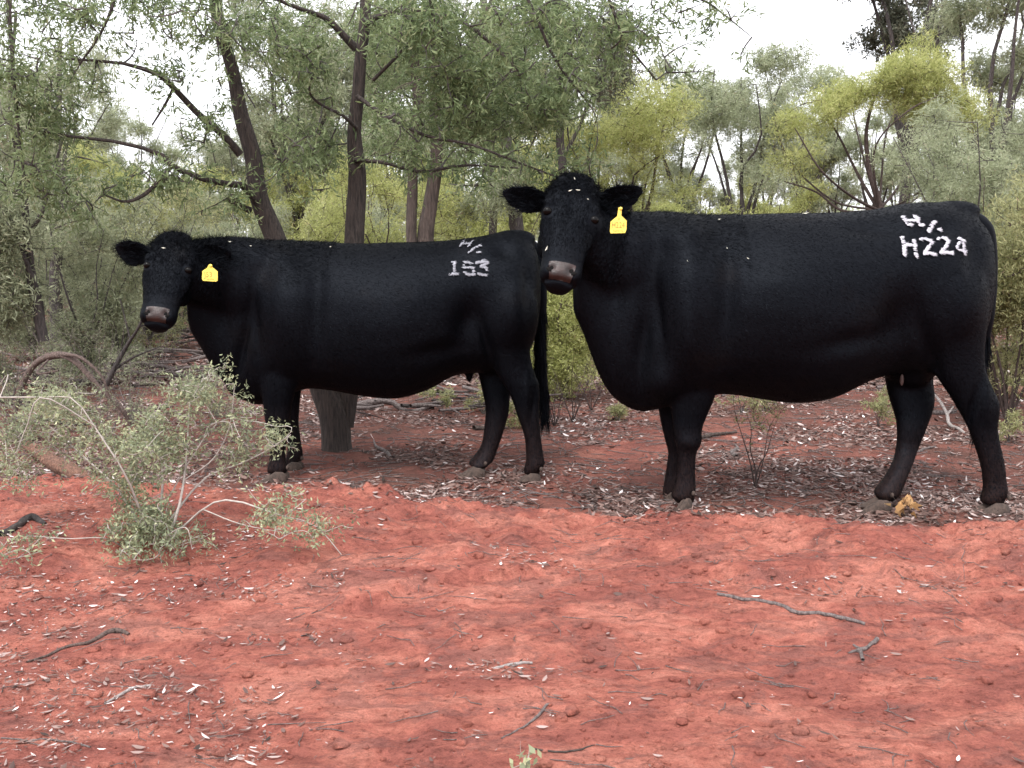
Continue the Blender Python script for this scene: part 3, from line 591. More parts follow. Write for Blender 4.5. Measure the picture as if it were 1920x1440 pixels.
def fr_rings(rows, org, ax, lat, fro, k=40, mod=None):
    """rows: t, halfwidth, front, back along axis ax; lat lateral, fro forward"""
    rings = []
    for r in smooth_rows(rows, k):
        t, w, f, b = r[:4]; c, s = sup(ANG, .82)
        off = np.where(s > 0, s*f, s*b)
        ww = w*np.where(s < 0, 1-.34*np.abs(s), 1-.10*s)
        rings.append(org+ax*t+np.outer(c*ww, lat)+np.outer(off, fro))
    return loft(rings)
def ell(c, r, Rm=None):
    u = np.linspace(0, np.pi, 14); rings = []
    for a in u:
        p = np.stack([np.sin(a)*np.cos(ANG)*r[0], np.sin(a)*np.sin(ANG)*r[1], np.full(28, np.cos(a)*r[2])], -1)
        if a in (u[0], u[-1]): p *= 1
        if Rm is not None: p = p@Rm.T
        rings.append(p+c)
    return loft(rings)
def remesh(pieces, vox, sm):
    Vs, Q, T, o = [], [], [], 0
    for V, q, t in pieces:
        Vs.append(V); Q.append(q+o); T.append(t+o); o += len(V)
    ob = mesh_np('tmp', np.concatenate(Vs), np.concatenate(Q), np.concatenate(T))
    m = ob.modifiers.new('r', 'REMESH'); m.mode = 'VOXEL'; m.voxel_size = vox
    s = ob.modifiers.new('s', 'SMOOTH'); s.iterations = sm; s.factor = .5
    dg = bpy.context.evaluated_depsgraph_get(); dg.update()
    me = bpy.data.meshes.new_from_object(ob.evaluated_get(dg))
    V = np.zeros(len(me.vertices)*3, np.float32); me.vertices.foreach_get('co', V); V = V.reshape(-1, 3).astype(float)
    fs = [tuple(p.vertices) for p in me.polygons]
    bpy.data.objects.remove(ob); bpy.data.meshes.remove(me)
    q = np.array([f for f in fs if len(f) == 4]); t = [f for f in fs if len(f) == 3]
    return V, q, (np.array(t) if t else None)
def vnormals(V, q, t=None):
    N = np.zeros_like(V); fn = np.cross(V[q[:, 2]]-V[q[:, 0]], V[q[:, 3]]-V[q[:, 1]])
    for k in range(4): np.add.at(N, q[:, k], fn)
    return N/(np.linalg.norm(N, axis=1, keepdims=True)+1e-12)
def coat_mat(name, c, brown=(.022, .012, .009)):
    m, t, b, nn, ln = new_mat(name)
    tc = nn('ShaderNodeTexCoord'); mp = nn('ShaderNodeMapping'); mp.inputs['Scale'].default_value = (1, 1, 3.2); mp.inputs['Rotation'].default_value = (0, .35, 0)
    ln(tc.outputs['Object'], mp.inputs[0])
    n = nn('ShaderNodeTexNoise'); n.inputs['Scale'].default_value = 45; n.inputs['Detail'].default_value = 6; n.inputs['Roughness'].default_value = .7; ln(mp.outputs[0], n.inputs['Vector'])
    n2 = nn('ShaderNodeTexNoise'); n2.inputs['Scale'].default_value = 3.5; n2.inputs['Detail'].default_value = 3; ln(tc.outputs['Object'], n2.inputs['Vector'])
    r = ramp(t, [(.3, c), (.58, tuple(v*1.5 for v in c)), (.72, brown)]); ln(n2.outputs[0], r.inputs[0]); sx = nn('ShaderNodeSeparateXYZ'); ln(tc.outputs['Object'], sx.inputs[0]); mr = nn('ShaderNodeMapRange'); mr.inputs['From Min'].default_value = .42; mr.inputs['From Max'].default_value = .02; ln(sx.outputs[2], mr.inputs[0])
    m2 = nn('ShaderNodeMath'); m2.operation = 'MULTIPLY'; ln(mr.outputs[0], m2.inputs[0]); ln(n.outputs[0], m2.inputs[1])
    mxx = nn('ShaderNodeMix'); mxx.data_type = 'RGBA'; ln(m2.outputs[0], mxx.inputs['Factor']); ln(r.outputs[0], mxx.inputs['A']); mxx.inputs['B'].default_value = (.035, .018, .014, 1)
    ln(mxx.outputs['Result'], b.inputs['Base Color'])
    bp = nn('ShaderNodeBump'); bp.inputs['Strength'].default_value = .25; bp.inputs['Distance'].default_value = .004; ln(n.outputs[0], bp.inputs['Height']); ln(bp.outputs[0], b.inputs['Normal'])
    b.inputs['Roughness'].default_value = .58; b.inputs['Specular IOR Level'].default_value = .10; b.inputs['Specular Tint'].default_value = (.72, .82, 1, 1)
    return m
M['coat'] = coat_mat('black_coat', (.0012, .0013, .0020), (.0034, .0026, .0026))
M['fur'] = plain('black_fur', (.0018, .0020, .0030), .48, .10); M['fur'].node_tree.nodes['Principled BSDF'].inputs['Specular Tint'].default_value = (.72, .82, 1, 1)
M['hoof'] = bark_mat('hoof_horn', (.022, .015, .012), (.085, .056, .044), 12, .5, .3)
M['muzzle'] = None
def muzzle_mat():
    m, t, b, nn, ln = new_mat('muzzle_skin')
    tc = nn('ShaderNodeTexCoord'); v = nn('ShaderNodeTexVoronoi'); v.inputs['Scale'].default_value = 260; ln(tc.outputs['Object'], v.inputs['Vector'])
    n = nn('ShaderNodeTexNoise'); n.inputs['Scale'].default_value = 30; ln(tc.outputs['Object'], n.inputs['Vector'])
    r = ramp(t, [(.3, (.012, .007, .006)), (.7, (.028, .012, .010))]); ln(n.outputs[0], r.inputs[0]); ln(r.outputs[0], b.inputs['Base Color'])
    bp = nn('ShaderNodeBump'); bp.inputs['Strength'].default_value = .35; bp.inputs['Distance'].default_value = .003; ln(v.outputs['Distance'], bp.inputs['Height']); ln(bp.outputs[0], b.inputs['Normal'])
    b.inputs['Roughness'].default_value = .36; b.inputs['Specular IOR Level'].default_value = .38
    return m
M['muzzle'] = muzzle_mat()
M['nostril'] = plain('nostril_dark', (.004, .0035, .0035), .8, .1)
M['eye'] = plain('eye_black', (.003, .0025, .0025), .12, .12)
M['teat'] = plain('teat_skin', (.07, .045, .04), .6)
M['tag'] = plain('tag_yellow', (.84, .64, .11), .45)
M['tag_ink'] = plain('tag_ink', (.34, .22, .05), .6)
M['brand'] = plain('white_hair', (.50, .49, .54), .7, .3); M['brand_faint'] = plain('grey_hair', (.30, .30, .34), .7, .3)
def blades(Rt, D, L, Wd, rs, side=None):
    D = D/(np.linalg.norm(D, axis=1, keepdims=True)+1e-9)
    s = np.cross(D, rs.normal(size=D.shape) if side is None else side); s /= np.linalg.norm(s, axis=1, keepdims=True)+1e-9
    V = np.stack([Rt-s*Wd[:, None]*.5, Rt+s*Wd[:, None]*.5, Rt+D*L[:, None]], 1)
    return V.reshape(-1, 3), np.arange(len(Rt)*3).reshape(-1, 3)
def unit(v): v = np.asarray(v, float); return v/np.linalg.norm(v)
def make_cow(label, root, Y0, torso_rows, legs, extra, head, tail, brand, tagd, seed, hoofs, teats=None, ears=None, bumps=(), brandm='brand'):
    rs = np.random.RandomState(seed)
    t = thing('cow', label, 'cow', root)
    pcs = [torso(torso_rows, Y0)]+[leg(l) for l in legs]+list(extra)
    # head frame
    O = np.array(head['o']); ax = unit(head['ax']); lat = np.array(head['lat'], float); lat = unit(lat-ax*np.dot(lat, ax)); fro = np.cross(lat, ax)
    if fro[1] > 0: fro = -fro
    s = head['s']; lw = head.get('lw', 1.)
    rows = [(-.030, .040, .010, .060), (-.012, .070, .030, .11), (.02, .095, .045, .15), (.08, .120, .056, .17), (.15, .133, .062, .19), (.21, .138, .060, .20), (.27, .133, .060, .21), (.33, .129, .062, .20), (.39, .115, .060, .175),
            (.44, .102, .059, .15), (.48, .097, .058, .135), (.52, .098, .060, .125), (.555, .097, .056, .115), (.58, .086, .040, .10), (.60, .072, .018, .085), (.615, .048, -.01, .065)]
    rows = [tuple(v*s for v in r) for r in rows]
    pcs.append(fr_rings(rows, O, ax, lat*lw, fro))
    H = lambda a, l, f: O+(ax*a+lat*l*lw+fro*f)*s
    Rm = np.stack([lat, fro, ax], 1)
    for sg in (-1, 1):
        pcs.append(ell(H(.185, sg*.108, .034), np.array([.028, .026, .034])*s, Rm))       # brow
        pcs.append(ell(H(.230, sg*.104, .026), np.array([.029, .027, .027])*s, Rm))       # lids
        pcs.append(ell(H(.32, sg*.085, -.10), np.array([.040, .085, .085])*s, Rm))        # jaw
        pcs.append(ell(H(.545, sg*.058, .020), np.array([.034, .040, .040])*s, Rm))       # nostril wing
    pcs.append(ell(H(.03, 0, -.02), np.array([.060, .05, .055])*s, Rm))                   # poll
    pcs.append(ell(H(.598, 0, -.042), np.array([.058, .042, .020])*s, Rm))                # lower lip
    # ears
    for e in ears:
        bpt, tip, w, nrm = [np.array(v, float) if np.ndim(v) else v for v in e]
        d = tip-bpt; L = np.linalg.norm(d); d /= L; nr = unit(nrm-d*np.dot(nrm, d)); v = np.cross(nr, d)
        rings = []
        for tt, ww in zip(np.linspace(0, 1, 12), [.38, .55, .74, .88, .97, 1, .98, .92, .82, .68, .48, .2]):
            c, s_ = np.cos(ANG), np.sin(ANG); th = .013*(1-.5*tt)
            lateral = c*w*ww; n_ = s_*th+.42*(lateral**2)/w-.02+.02*math.sin(tt*3)
            rings.append(bpt+d*(L*tt)+np.outer(lateral, v)+np.outer(n_, nr))
        pcs.append(loft(rings))
    V, q, tr = remesh(pcs, .0085, 5)
    # let the masses flow into each other on the trunk and neck
    rel = V-O; la = rel@lat/s/lw; aa = rel@ax/s; ff = rel@fro/s
    hm = (ff > -.17)&(aa > -.1)&(aa < .75)&(np.abs(la) < .36)
    wsm = np.where(hm, 0, sstep(.45, .75, V[:, 2]))[:, None]*.5
    ea = np.concatenate([q[:, [0, 1]], q[:, [1, 2]], q[:, [2, 3]], q[:, [3, 0]]]); cnt = np.bincount(ea.ravel(), minlength=len(V))[:, None]+1e-9
    for _ in range(42):
        av = np.stack([np.bincount(ea[:, 0], V[ea[:, 1], k], len(V))+np.bincount(ea[:, 1], V[ea[:, 0], k], len(V)) for k in range(3)], 1)/cnt
        V = V+(av-V)*wsm
    # carve eye sockets, nostrils, mouth
    rel = V-O; la = rel@lat/s/lw; aa = rel@ax/s; ff = rel@fro/s
    N = vnormals(V, q)
    inh = (ff > -.14) & (aa > -.1) & (aa < .7) & (np.abs(la) < .17)
    for sg in (-1, 1):
        d2 = ((la-sg*.118)**2+((aa-.228)*1.0)**2+(ff-.035)**2)
        V -= (N*(.0*s*np.exp(-d2/(.022**2)))[:, None])*inh[:, None]
        d2 = (((la-sg*.045)*.9)**2+((aa-.540)*.8)**2+(ff-.06)**2*.3)
        V -= (N*(.017*s*np.exp(-d2/(.0125**2)))[:, None])*inh[:, None]
    for sg in (-1, 1):
        d2 = (((la-sg*.100)/.024)**2+((aa-.345)/.075)**2+((ff-.01)/.05)**2); V -= (N*(.013*s*np.exp(-d2))[:, None])*inh[:, None]
        d2 = (((la-sg*.075)/.022)**2+((aa-.15)/.03)**2+((ff-.06)/.05)**2); V += (N*(.008*s*np.exp(-d2))[:, None])*inh[:, None]
    d2 = ((la/.03)**2+((aa-.19)/.06)**2); V -= (N*(.009*s*np.exp(-d2))[:, None])*(inh & (ff > 0))[:, None]
    mouth = np.exp(-((aa-.586-.10*np.abs(la)+.25*(ff-.02)*0)/.0065)**2)*(ff > -.09)*(np.abs(la) < .1)
    V -= N*(mouth*.011*s)[:, None]*inh[:, None]
    # slight hide folds
    N = vnormals(V, q)
    V += N*(.006*fbm(V[:, 0]*5+V[:, 1]*3, V[:, 2]*4, 3, seed)*(V[:, 2] > .5))[:, None]
    for bx_, by_, rx_, ry_, am_, an_ in bumps:
        tt_ = V[:, 1]; depth = np.maximum(tt_, .5)
        vx = V[:, 0]; vz = V[:, 2]-CH; yc = tt_*CT-vz*ST; zc = tt_*ST+vz*CT
        ppx = 960+F*vx/yc; ppy = 720-F*zc/yc
        dx_, dy_ = ppx-bx_, ppy-by_; c_, s_ = math.cos(an_), math.sin(an_)
        gq = np.exp(-(((dx_*c_+dy_*s_)/rx_)**2+((-dx_*s_+dy_*c_)/ry_)**2))*sstep(-.1, -.5, N[:, 1])
        V += N*(1.5*am_*gq)[:, None]
    N = vnormals(V, q)
    body = mesh_np('body', V, q, tr, mat=M['coat'], parent=t, smooth=True)
    bv = BVHTree.FromPolygons([tuple(v) for v in V], [tuple(f) for f in q])
    # muzzle skin: the same faces lifted 1.5 mm
    rel = V-O; la = rel@lat/s/lw; aa = rel@ax/s; ff = rel@fro/s
    top = .505+.9*np.maximum(0, .03-np.abs(la))*0+.10*np.maximum(0, np.abs(la)-.03)
    wd_ = .060-.30*np.maximum(0, aa-.545)
    mk = (aa > top) & (aa < .584) & (np.abs(la) < wd_) & (ff > -.02)
    fm = mk[q].any(1); used = np.unique(q[fm]); rm = -np.ones(len(V), int); rm[used] = np.arange(len(used))
    al, au = la[used], aa[used]; w_u = .060-.30*np.maximum(0, au-.545); tu = .505+.10*np.maximum(0, np.abs(al)-.03)
    cl_ = np.clip(al, -w_u, w_u)-al; ca = np.clip(au, tu, .584)-au
    Vm = (V+N*.003)[used]+np.outer(cl_*s*lw, lat)+np.outer(ca*s, ax)
    mo = mesh_np('muzzle', Vm, rm[q[fm]], mat=M['muzzle'], parent=t, smooth=True)
    bv = BVHTree.FromPolygons([tuple(v) for v in V], [tuple(f) for f in q])
    for sg in (-1, 1):
        for (u_, v_, ra, rb, tilt_) in ((.533, .047, .0155, .023, .5), (.552, .057, .009, .015, 1.0)):
            h_ = bv.ray_cast(Vector(H(u_, sg*v_, .3)), Vector(-fro))
            if h_[0] is None: continue
            c2, s2 = math.cos(tilt_*sg), math.sin(tilt_*sg); Rn = np.stack([lat*c2+ax*s2, fro, ax*c2-lat*s2], 1)
            nv, nq_, ntt = ell(np.array(h_[0])+fro*.001, np.array([ra, .0055, rb])*s, Rn)
            if u_ == .533: keep_ = (nv, nq_, ntt)
            else:
                mesh_np('nostril', np.concatenate([keep_[0], nv]), np.concatenate([keep_[1], nq_+len(keep_[0])]), np.concatenate([keep_[2], ntt+len(keep_[0])]), mat=M['nostril'], parent=mo, smooth=True)
    # eyes
    for sg in (-1, 1):
        ev, eq, et = ell(H(.235, sg*.1085, .0362), np.array([.0245, .0235, .021])*s, Rm)
        mesh_np('eye', ev, eq, et, mat=M['eye'], parent=t, smooth=True)
    # hooves: two claws and dewclaws in one mesh per foot
    for (px, py, Y, Lh, wh, yaw) in hoofs:
        c = P(px, py, Y); L_ = Lh/F*Y; h = .060; VV = []
        sole = c[2]
        for sg in (-1, 1):
            rings = []
            for tt, rx, rz_, top_ in [(0, .5, .5, .75), (.15, .85, .8, 1.), (.4, 1, 1, 1.05), (.7, .95, .8, .62), (.92, .6, .5, .30), (1, .25, .2, .16)]:
                u = tt*L_; xx = -math.cos(yaw)*u; yy = -math.sin(yaw)*u
                cw, sh = np.cos(ANG), np.sin(ANG)
                half = wh/F*Y*.27*rx
                zz = np.where(sh > 0, sh*h*top_, sh*.004)
                rings.append(np.stack([c[0]+L_*.5*math.cos(yaw)+xx+0*cw, c[1]+yy+sg*wh/F*Y*.27+half*cw, sole+.004+zz], -1))
            VV.append(loft(rings))
        Vh = np.concatenate([v for v, _, _ in VV]); o_ = len(VV[0][0])
        Qh = np.concatenate([VV[0][1], VV[1][1]+o_]); Th = np.concatenate([VV[0][2], VV[1][2]+o_])
        dv, dq, dt = ell(np.array([c[0]+L_*.52, c[1]-.02, sole+.085]), np.array([.009, .010, .012]))
        Qh = np.concatenate([Qh, dq+len(Vh)]); Th = np.concatenate([Th, dt+len(Vh)]); Vh = np.concatenate([Vh, dv])
        mesh_np('hoof', Vh, Qh, Th, mat=M['hoof'], parent=t, smooth=True)
    if teats:
        for px, py, Y in teats:
            c = P(px, py, Y); mesh_np('teat', *ell(c, np.array([.009, .009, .028])), mat=M['teat'], parent=t, smooth=True)
    # tail
    tp, trd = limb(tail['pts'], 40); tv, tq = tubes(tp[None], trd[None], 12, .05, seed)
    to = mesh_np('tail', tv, tq, mat=M['coat'], parent=t, smooth=True)
    n = tail['n']; i = rs.randint(int(40*tail['from']), 40, n); ang = rs.rand(n)*6.28
    rd = np.stack([np.cos(ang), np.sin(ang), 0*ang], -1); base = tp[i]+rd*trd[i][:, None]*.8
    D = np.stack([rd[:, 0]*.13, rd[:, 1]*.13, -np.ones(n)], -1)+rs.normal(size=(n, 3))*.06
    bvv, bt = blades(base, D, rs.uniform(.04, tail['len'], n), np.full(n, .0032), rs)
    mesh_np('tail_hair', bvv, None, bt, mat=M['fur'], parent=to, smooth=False, origin=ROOT(t)) if False else mesh_np('tail_hair', bvv, None, bt, mat=M['fur'], parent=to)
    # coat hair
    fc = V[q].mean(1); fn = np.cross(V[q[:, 2]]-V[q[:, 0]], V[q[:, 3]]-V[q[:, 1]]); ar = np.linalg.norm(fn, axis=1); fn /= ar[:, None]+1e-12
    vis = (fn[:, 1] < .45)
    wgt = ar*vis; hd = ((fc-O)@fro > -.2*s) & ((fc-O)@ax > -.08*s) & ((fc-O)@ax < .48*s) & (np.abs((fc-O)@lat) < .3*s)
    wgt = wgt*np.where(hd, 2.5, 1); wgt /= wgt.sum()
    n = 140000; fi = rs.choice(len(fc), n, p=wgt)
    w4 = rs.dirichlet(np.ones(4), n); Rt = (V[q[fi]]*w4[:, :, None]).sum(1); nn_ = fn[fi]
    flow = np.tile(np.array([.85, 0, -.5]), (n, 1)); lg = Rt[:, 2] < .62; flow[lg] = (0.15, 0, -1)
    h_ = hd[fi]; flow[h_] = ax*.9
    flow = flow+rs.normal(size=(n, 3))*np.where(h_, .35, .22)[:, None]
    flow -= nn_*(flow*nn_).sum(1)[:, None]
    D = flow/(np.linalg.norm(flow, axis=1, keepdims=True)+1e-6)+nn_*rs.uniform(.08, .26, n)[:, None]
    L = rs.uniform(.008, .015, n)
    wt_ = (~h_) & (nn_[:, 2] > .45) & (Rt[:, 0]-O[0] > .20) & (Rt[:, 0]-O[0] < .75)
    L[wt_] *= rs.uniform(1.2, 2.6, wt_.sum()); D[wt_] += nn_[wt_]*.25+rs.normal(size=(wt_.sum(), 3))*.25
    fh = h_ & ((Rt-O)@ax < .30*s); L[fh] = rs.uniform(.010, .024, fh.sum()); D[fh] += rs.normal(size=(fh.sum(), 3))*.3
    pol = h_ & ((Rt-O)@ax < .10*s); L = np.where(pol, rs.uniform(.025, .055, n), L); D[pol] += rs.normal(size=(pol.sum(), 3))*.55
    a_ = (Rt-O)@ax/s; l_ = (Rt-O)@lat/s/lw; f_ = (Rt-O)@fro/s
    mz = (a_ > .42) & (a_ < .68) & (np.abs(l_) < .12); L[mz] *= .5; nomz = ~((a_ > .495) & (a_ < .60) & (f_ > -.02) & (np.abs(l_) < .068))
    eyz = ~((np.abs(np.abs(l_)-.115) < .035) & (np.abs(a_-.232) < .028) & (f_ > -.03))
    k = nomz & eyz
    ear = np.zeros(n, bool)
    for e in ears:
        bpt, tip = np.array(e[0]), np.array(e[1]); d_ = tip-bpt; tt = np.clip(((Rt-bpt)@d_)/(d_@d_), 0, 1.1)
        nr = np.linalg.norm(Rt-(bpt+tt[:, None]*d_), axis=1) < e[2]*1.2
        ear |= nr & (tt > .1)
        D[nr] = unit(d_)*.8+nn_[nr]*.5+rs.normal(size=(nr.sum(), 3))*.35
        L[nr] = rs.uniform(.02, .05, nr.sum())
    bvv, bt = blades(Rt[k], D[k], L[k], rs.uniform(.0012, .0026, n)[k], rs, side=nn_[k]+rs.normal(size=(k.sum(), 3))*.45)
    nj = nn_[k]+rs.normal(size=(k.sum(), 3))*np.where(h_[k], .62, .19)[:, None]
    mesh_np('coat', bvv, None, bt, mat=M['fur'], parent=t, cn=np.repeat(nj/np.linalg.norm(nj, axis=1, keepdims=True), 3, 0))
    # brand: short white hairs along strokes, on the hide
    Rb, Nb = [], []
    for stroke, wpx, dens in brand:
        sp = np.array(stroke, float)
        seg = np.linalg.norm(np.diff(sp, axis=0), axis=1) if len(sp) > 1 else np.array([1.])
        nn2 = int(dens*max(seg.sum(), 3)*wpx*1.5)
        for _ in range(nn2):
            if len(sp) > 1:
                j = rs.choice(len(seg), p=seg/seg.sum()); f = rs.rand(); p = sp[j]*(1-f)+sp[j+1]*f
            else: p = sp[0]
            p = p+rs.normal(size=2)*wpx*.19
            if fbm(np.array([p[0]*.45]), np.array([p[1]*.45]), 2, seed)[0] < -.10: continue
            d = Vector(P(p[0], p[1], 1.0)-np.array([0, 0, CH])).normalized()
            hit = bv.ray_cast(Vector((0, 0, CH)), d)
            if hit[0] is not None: Rb.append(hit[0]); Nb.append(hit[1])
    if Rb:
        Rb = np.array(Rb); Nb = np.array(Nb); Nb *= np.where(Nb[:, 1:2] > 0, -1, 1)
        fl = np.array([.85, 0, -.35])+rs.normal(size=(len(Rb), 3))*.3; fl -= Nb*(fl*Nb).sum(1)[:, None]
        D = fl+Nb*.25
        bvv, bt = blades(Rb+Nb*.006, D, rs.uniform(.008, .018, len(Rb)), np.full(len(Rb), .0034), rs, side=Nb)
        mesh_np('brand', bvv, None, bt, mat=M[brandm], parent=t, cn=np.repeat(Nb, 3, 0))
    # ear tag
    if tagd:
        Y = tagd['Y']; pts = P([p[0] for p in tagd['pts']], [p[1] for p in tagd['pts']], Y); n = len(pts)
        V2 = np.vstack([pts, pts+np.array([0, .003, 0])]); me = bpy.data.meshes.new('ear_tag')
        fs = [tuple(range(n)), tuple(range(2*n-1, n-1, -1))]+[(i, i+n, (i+1) % n+n, (i+1) % n) for i in range(n)]
        me.from_pydata([tuple(v-ROOT(t)) for v in V2], [], fs); me.materials.append(M['tag'])
        et = bpy.data.objects.new('ear_tag', me); COL.objects.link(et); et.parent = t
        for txt, px, py, hp, sx in tagd['text']:
            cu = bpy.data.curves.new('lettering', 'FONT'); cu.body = txt; cu.size = 1; cu.align_x = 'CENTER'
            tob = bpy.data.objects.new('x', cu); dg = bpy.context.evaluated_depsgraph_get(); COL.objects.link(tob); dg.update()
            me2 = bpy.data.meshes.new_from_object(tob.evaluated_get(bpy.context.evaluated_depsgraph_get())); bpy.data.objects.remove(tob)
            vv = np.zeros(len(me2.vertices)*3); me2.vertices.foreach_get('co', vv); vv = vv.reshape(-1, 3); sc = hp/.7/F*Y
            c = P(px, py, Y-.0015)
            out = np.stack([c[0]+vv[:, 0]*sc*sx, np.full(len(vv), c[1]), c[2]+vv[:, 1]*sc], -1)-ROOT(t)
            me2.vertices.foreach_set('co', out.astype(np.float32).ravel()); me2.materials.clear(); me2.materials.append(M['tag_ink'])
            lo = bpy.data.objects.new('lettering', me2); COL.objects.link(lo); lo.parent = et
        a0 = P(*tagd['stud'], Y-.004); mesh_np('tag_stud', *ell(a0, np.array([.007, .005, .007])), mat=M['tag'], parent=et, smooth=True)
    return t, bv
def BR(pts, ox, oy, k): return [(ox+a/k, oy+b/k) for a, b in pts]
# right cow -----------------------------------------------------------
Y1 = 5.02
tr1 = [(1862, 455, 560, .05, 0), (1852, 425, 620, .15, 0), (1832, 402, 665, .22, 0), (1800, 386, 695, .27, 0), (1755, 378, 705, .31, 0), (1710, 382, 700, .335, 0), (1650, 393, 712, .36, 0), (1580, 398, 745, .40, 0), (1510, 399, 753, .42, 0),
       (1440, 401, 745, .42, 0), (1370, 403, 737, .40, 0), (1310, 402, 745, .37, -.0), (1255, 396, 762, .32, -.02), (1205, 398, 770, .25, -.04), (1160, 415, 748, .20, -.07), (1132, 440, 712, .16, -.09), (1112, 455, 668, .13, -.12), (1094, 465, 622, .105, -.15), (1076, 470, 588, .08, -.18)]
W1 = lambda px, py, Y: P(px, py, Y)
BU1 = [(1290, 550, 42, 110, .035, 0), (1362, 560, 22, 120, -.020, .05), (1690, 610, 36, 60, -.040, .2), (1705, 414, 34, 24, .014, 0), (1800, 570, 42, 90, .028, 0), (1738, 640, 18, 70, -.018, -.25), (1770, 428, 30, 20, -.018, .2),
    (1205, 640, 17, 90, -.024, .15), (1160, 520, 16, 70, -.016, .1), (1240, 720, 26, 30, .02, 0), (1260, 440, 50, 26, .02, .1), (1340, 440, 30, 30, -.012, 0), (1480, 560, 90, 90, .014, 0), (1600, 640, 60, 20, -.016, -.2), (1850, 760, 9, 40, .008, 0), (1822, 765, 7, 40, -.012, .3),
    (1290, 640, 22, 60, .016, 0), (1236, 600, 10, 70, -.016, -.1), (1825, 480, 18, 60, -.014, 0), (1640, 430, 60, 14, -.010, 0), (1290, 830, 16, 12, .006, 0), (1420, 470, 40, 60, -.010, 0)]
legs1 = [
 [(560, 1235, 1345, 4.93, .9), (640, 1240, 1350, 4.90, .85), (700, 1248, 1347, 4.88, .8), (745, 1254, 1340, 4.87, .78), (800, 1258, 1321, 4.86, .8), (828, 1262, 1319, 4.86, .85), (850, 1268, 1308, 4.86, .9), (885, 1267, 1306, 4.86, .85), (912, 1262, 1307, 4.86, .9), (930, 1258, 1303, 4.86, .9), (938, 1265, 1302, 4.86, .9), (943, 1270, 1300, 4.86, .9)],
 [(600, 1220, 1310, 5.12, .8), (700, 1228, 1300, 5.13, .8), (770, 1232, 1290, 5.14, .8), (805, 1239, 1285, 5.14, .8), (830, 1246, 1280, 5.14, .9), (850, 1251, 1278, 5.14, .9), (880, 1247, 1275, 5.14, .9), (910, 1244, 1276, 5.14, .9), (922, 1242, 1274, 5.14, .9), (930, 1242, 1270, 5.14, .9)],
 [(470, 1735, 1835, 4.90, .5), (540, 1715, 1848, 4.84, .55), (600, 1715, 1846, 4.83, .55), (650, 1728, 1843, 4.83, .55), (700, 1752, 1848, 4.83, .6), (738, 1778, 1866, 4.83, .6), (765, 1793, 1876, 4.83, .6), (800, 1810, 1874, 4.83, .65), (830, 1822, 1878, 4.83, .7), (870, 1835, 1886, 4.83, .8), (900, 1840, 1889, 4.83, .85), (920, 1841, 1891, 4.83, .9), (934, 1838, 1884, 4.83, .9), (944, 1841, 1880, 4.83, .9)],
 [(560, 1660, 1790, 5.16, .5), (640, 1655, 1770, 5.12, .55), (700, 1658, 1750, 5.08, .6), (745, 1666, 1754, 5.05, .6), (775, 1673, 1751, 5.03, .62), (805, 1678, 1740, 5.01, .65), (840, 1677, 1725, 5.0, .75), (870, 1669, 1714, 4.95, .8), (895, 1655, 1703, 4.92, .85), (920, 1638, 1692, 4.90, .8), (930, 1642, 1684, 4.89, .8), (938, 1645, 1678, 4.89, .8)]]
ex1 = []
def chain(pts, n=10):
    """ellipsoid necklace: (px,py,Y,rx,ry,rz)"""
    rows = smooth_rows(pts, n); return [ell(P(r[0], r[1], r[2]), r[3:6]) for r in rows]
ex1 += chain([(1230, 520, 5.0, .20, .24, .30), (1185, 500, 4.93, .17, .20, .25), (1145, 480, 4.86, .13, .16, .20), (1110, 450, 4.80, .11, .13, .15), (1095, 425, 4.76, .10, .12, .12)], 14)
ex1 += [ell(P(1300, 540, 4.86), (.19, .17, .30)), ell(P(1200, 715, 4.98), (.12, .15, .11)), ell(P(1775, 560, 4.86), (.17, .15, .25)),
        ell(P(1708, 690, 5.02), (.12, .12, .09)), ell(P(1790, 395, 5.02), (.13, .08, .05)), ell(P(1290, 640, 4.88), (.14, .12, .16))]
ax1 = (-.165, -.50, -.85)
cow1_head = dict(o=P(1081, 336, 4.80), ax=ax1, lat=(1, .10, .0), s=.905, lw=1.04)
e1 = [(P(1032, 382, 4.82), P(942, 362, 4.78), .066, (-.1, -1, -.25)), (P(1118, 382, 4.82), P(1207, 357, 4.80), .068, (.2, -1, -.25))]
br1 = []
for st_, w, d in [([(240, 215), (300, 290), (400, 390), (450, 385)], 4.2, 2), ([(500, 205), (575, 230), (560, 290)], 4.5, 2), ([(560, 290), (590, 350), (640, 395), (690, 380)], 3.8, 2), ([(330, 300), (560, 285)], 3.5, 2),
    ([(950, 310), (880, 400), (810, 530)], 6, 2.2), ([(1040, 490), (1085, 485)], 5, 2.2),
    ([(220, 660), (255, 800), (265, 900), (280, 1060)], 4.5, 1.3), ([(480, 720), (510, 850), (520, 980), (545, 1100)], 4.5, 1.0), ([(260, 840), (510, 840)], 4, 1.5),
    ([(630, 715), (720, 695), (850, 740), (895, 800)], 4.5, 1.5), ([(895, 800), (780, 920), (720, 1010)], 4.5, .9), ([(720, 1030), (820, 1010), (970, 1050)], 5, 1.5),
    ([(1020, 710), (1120, 670), (1250, 740)], 4.5, 1.5), ([(1260, 760), (1190, 890), (1110, 990)], 5, 1.0), ([(1090, 1010), (1200, 1000), (1360, 1025)], 4.5, 1.6),
    ([(1500, 700), (1600, 750)], 5.5, 1.8), ([(1510, 760), (1450, 880), (1480, 940), (1660, 970)], 3.2, .9), ([(1590, 780), (1600, 900), (1625, 1050)], 3.8, .9)]:
    br1.append((BR(st_, 1670, 390, 12), w, d))
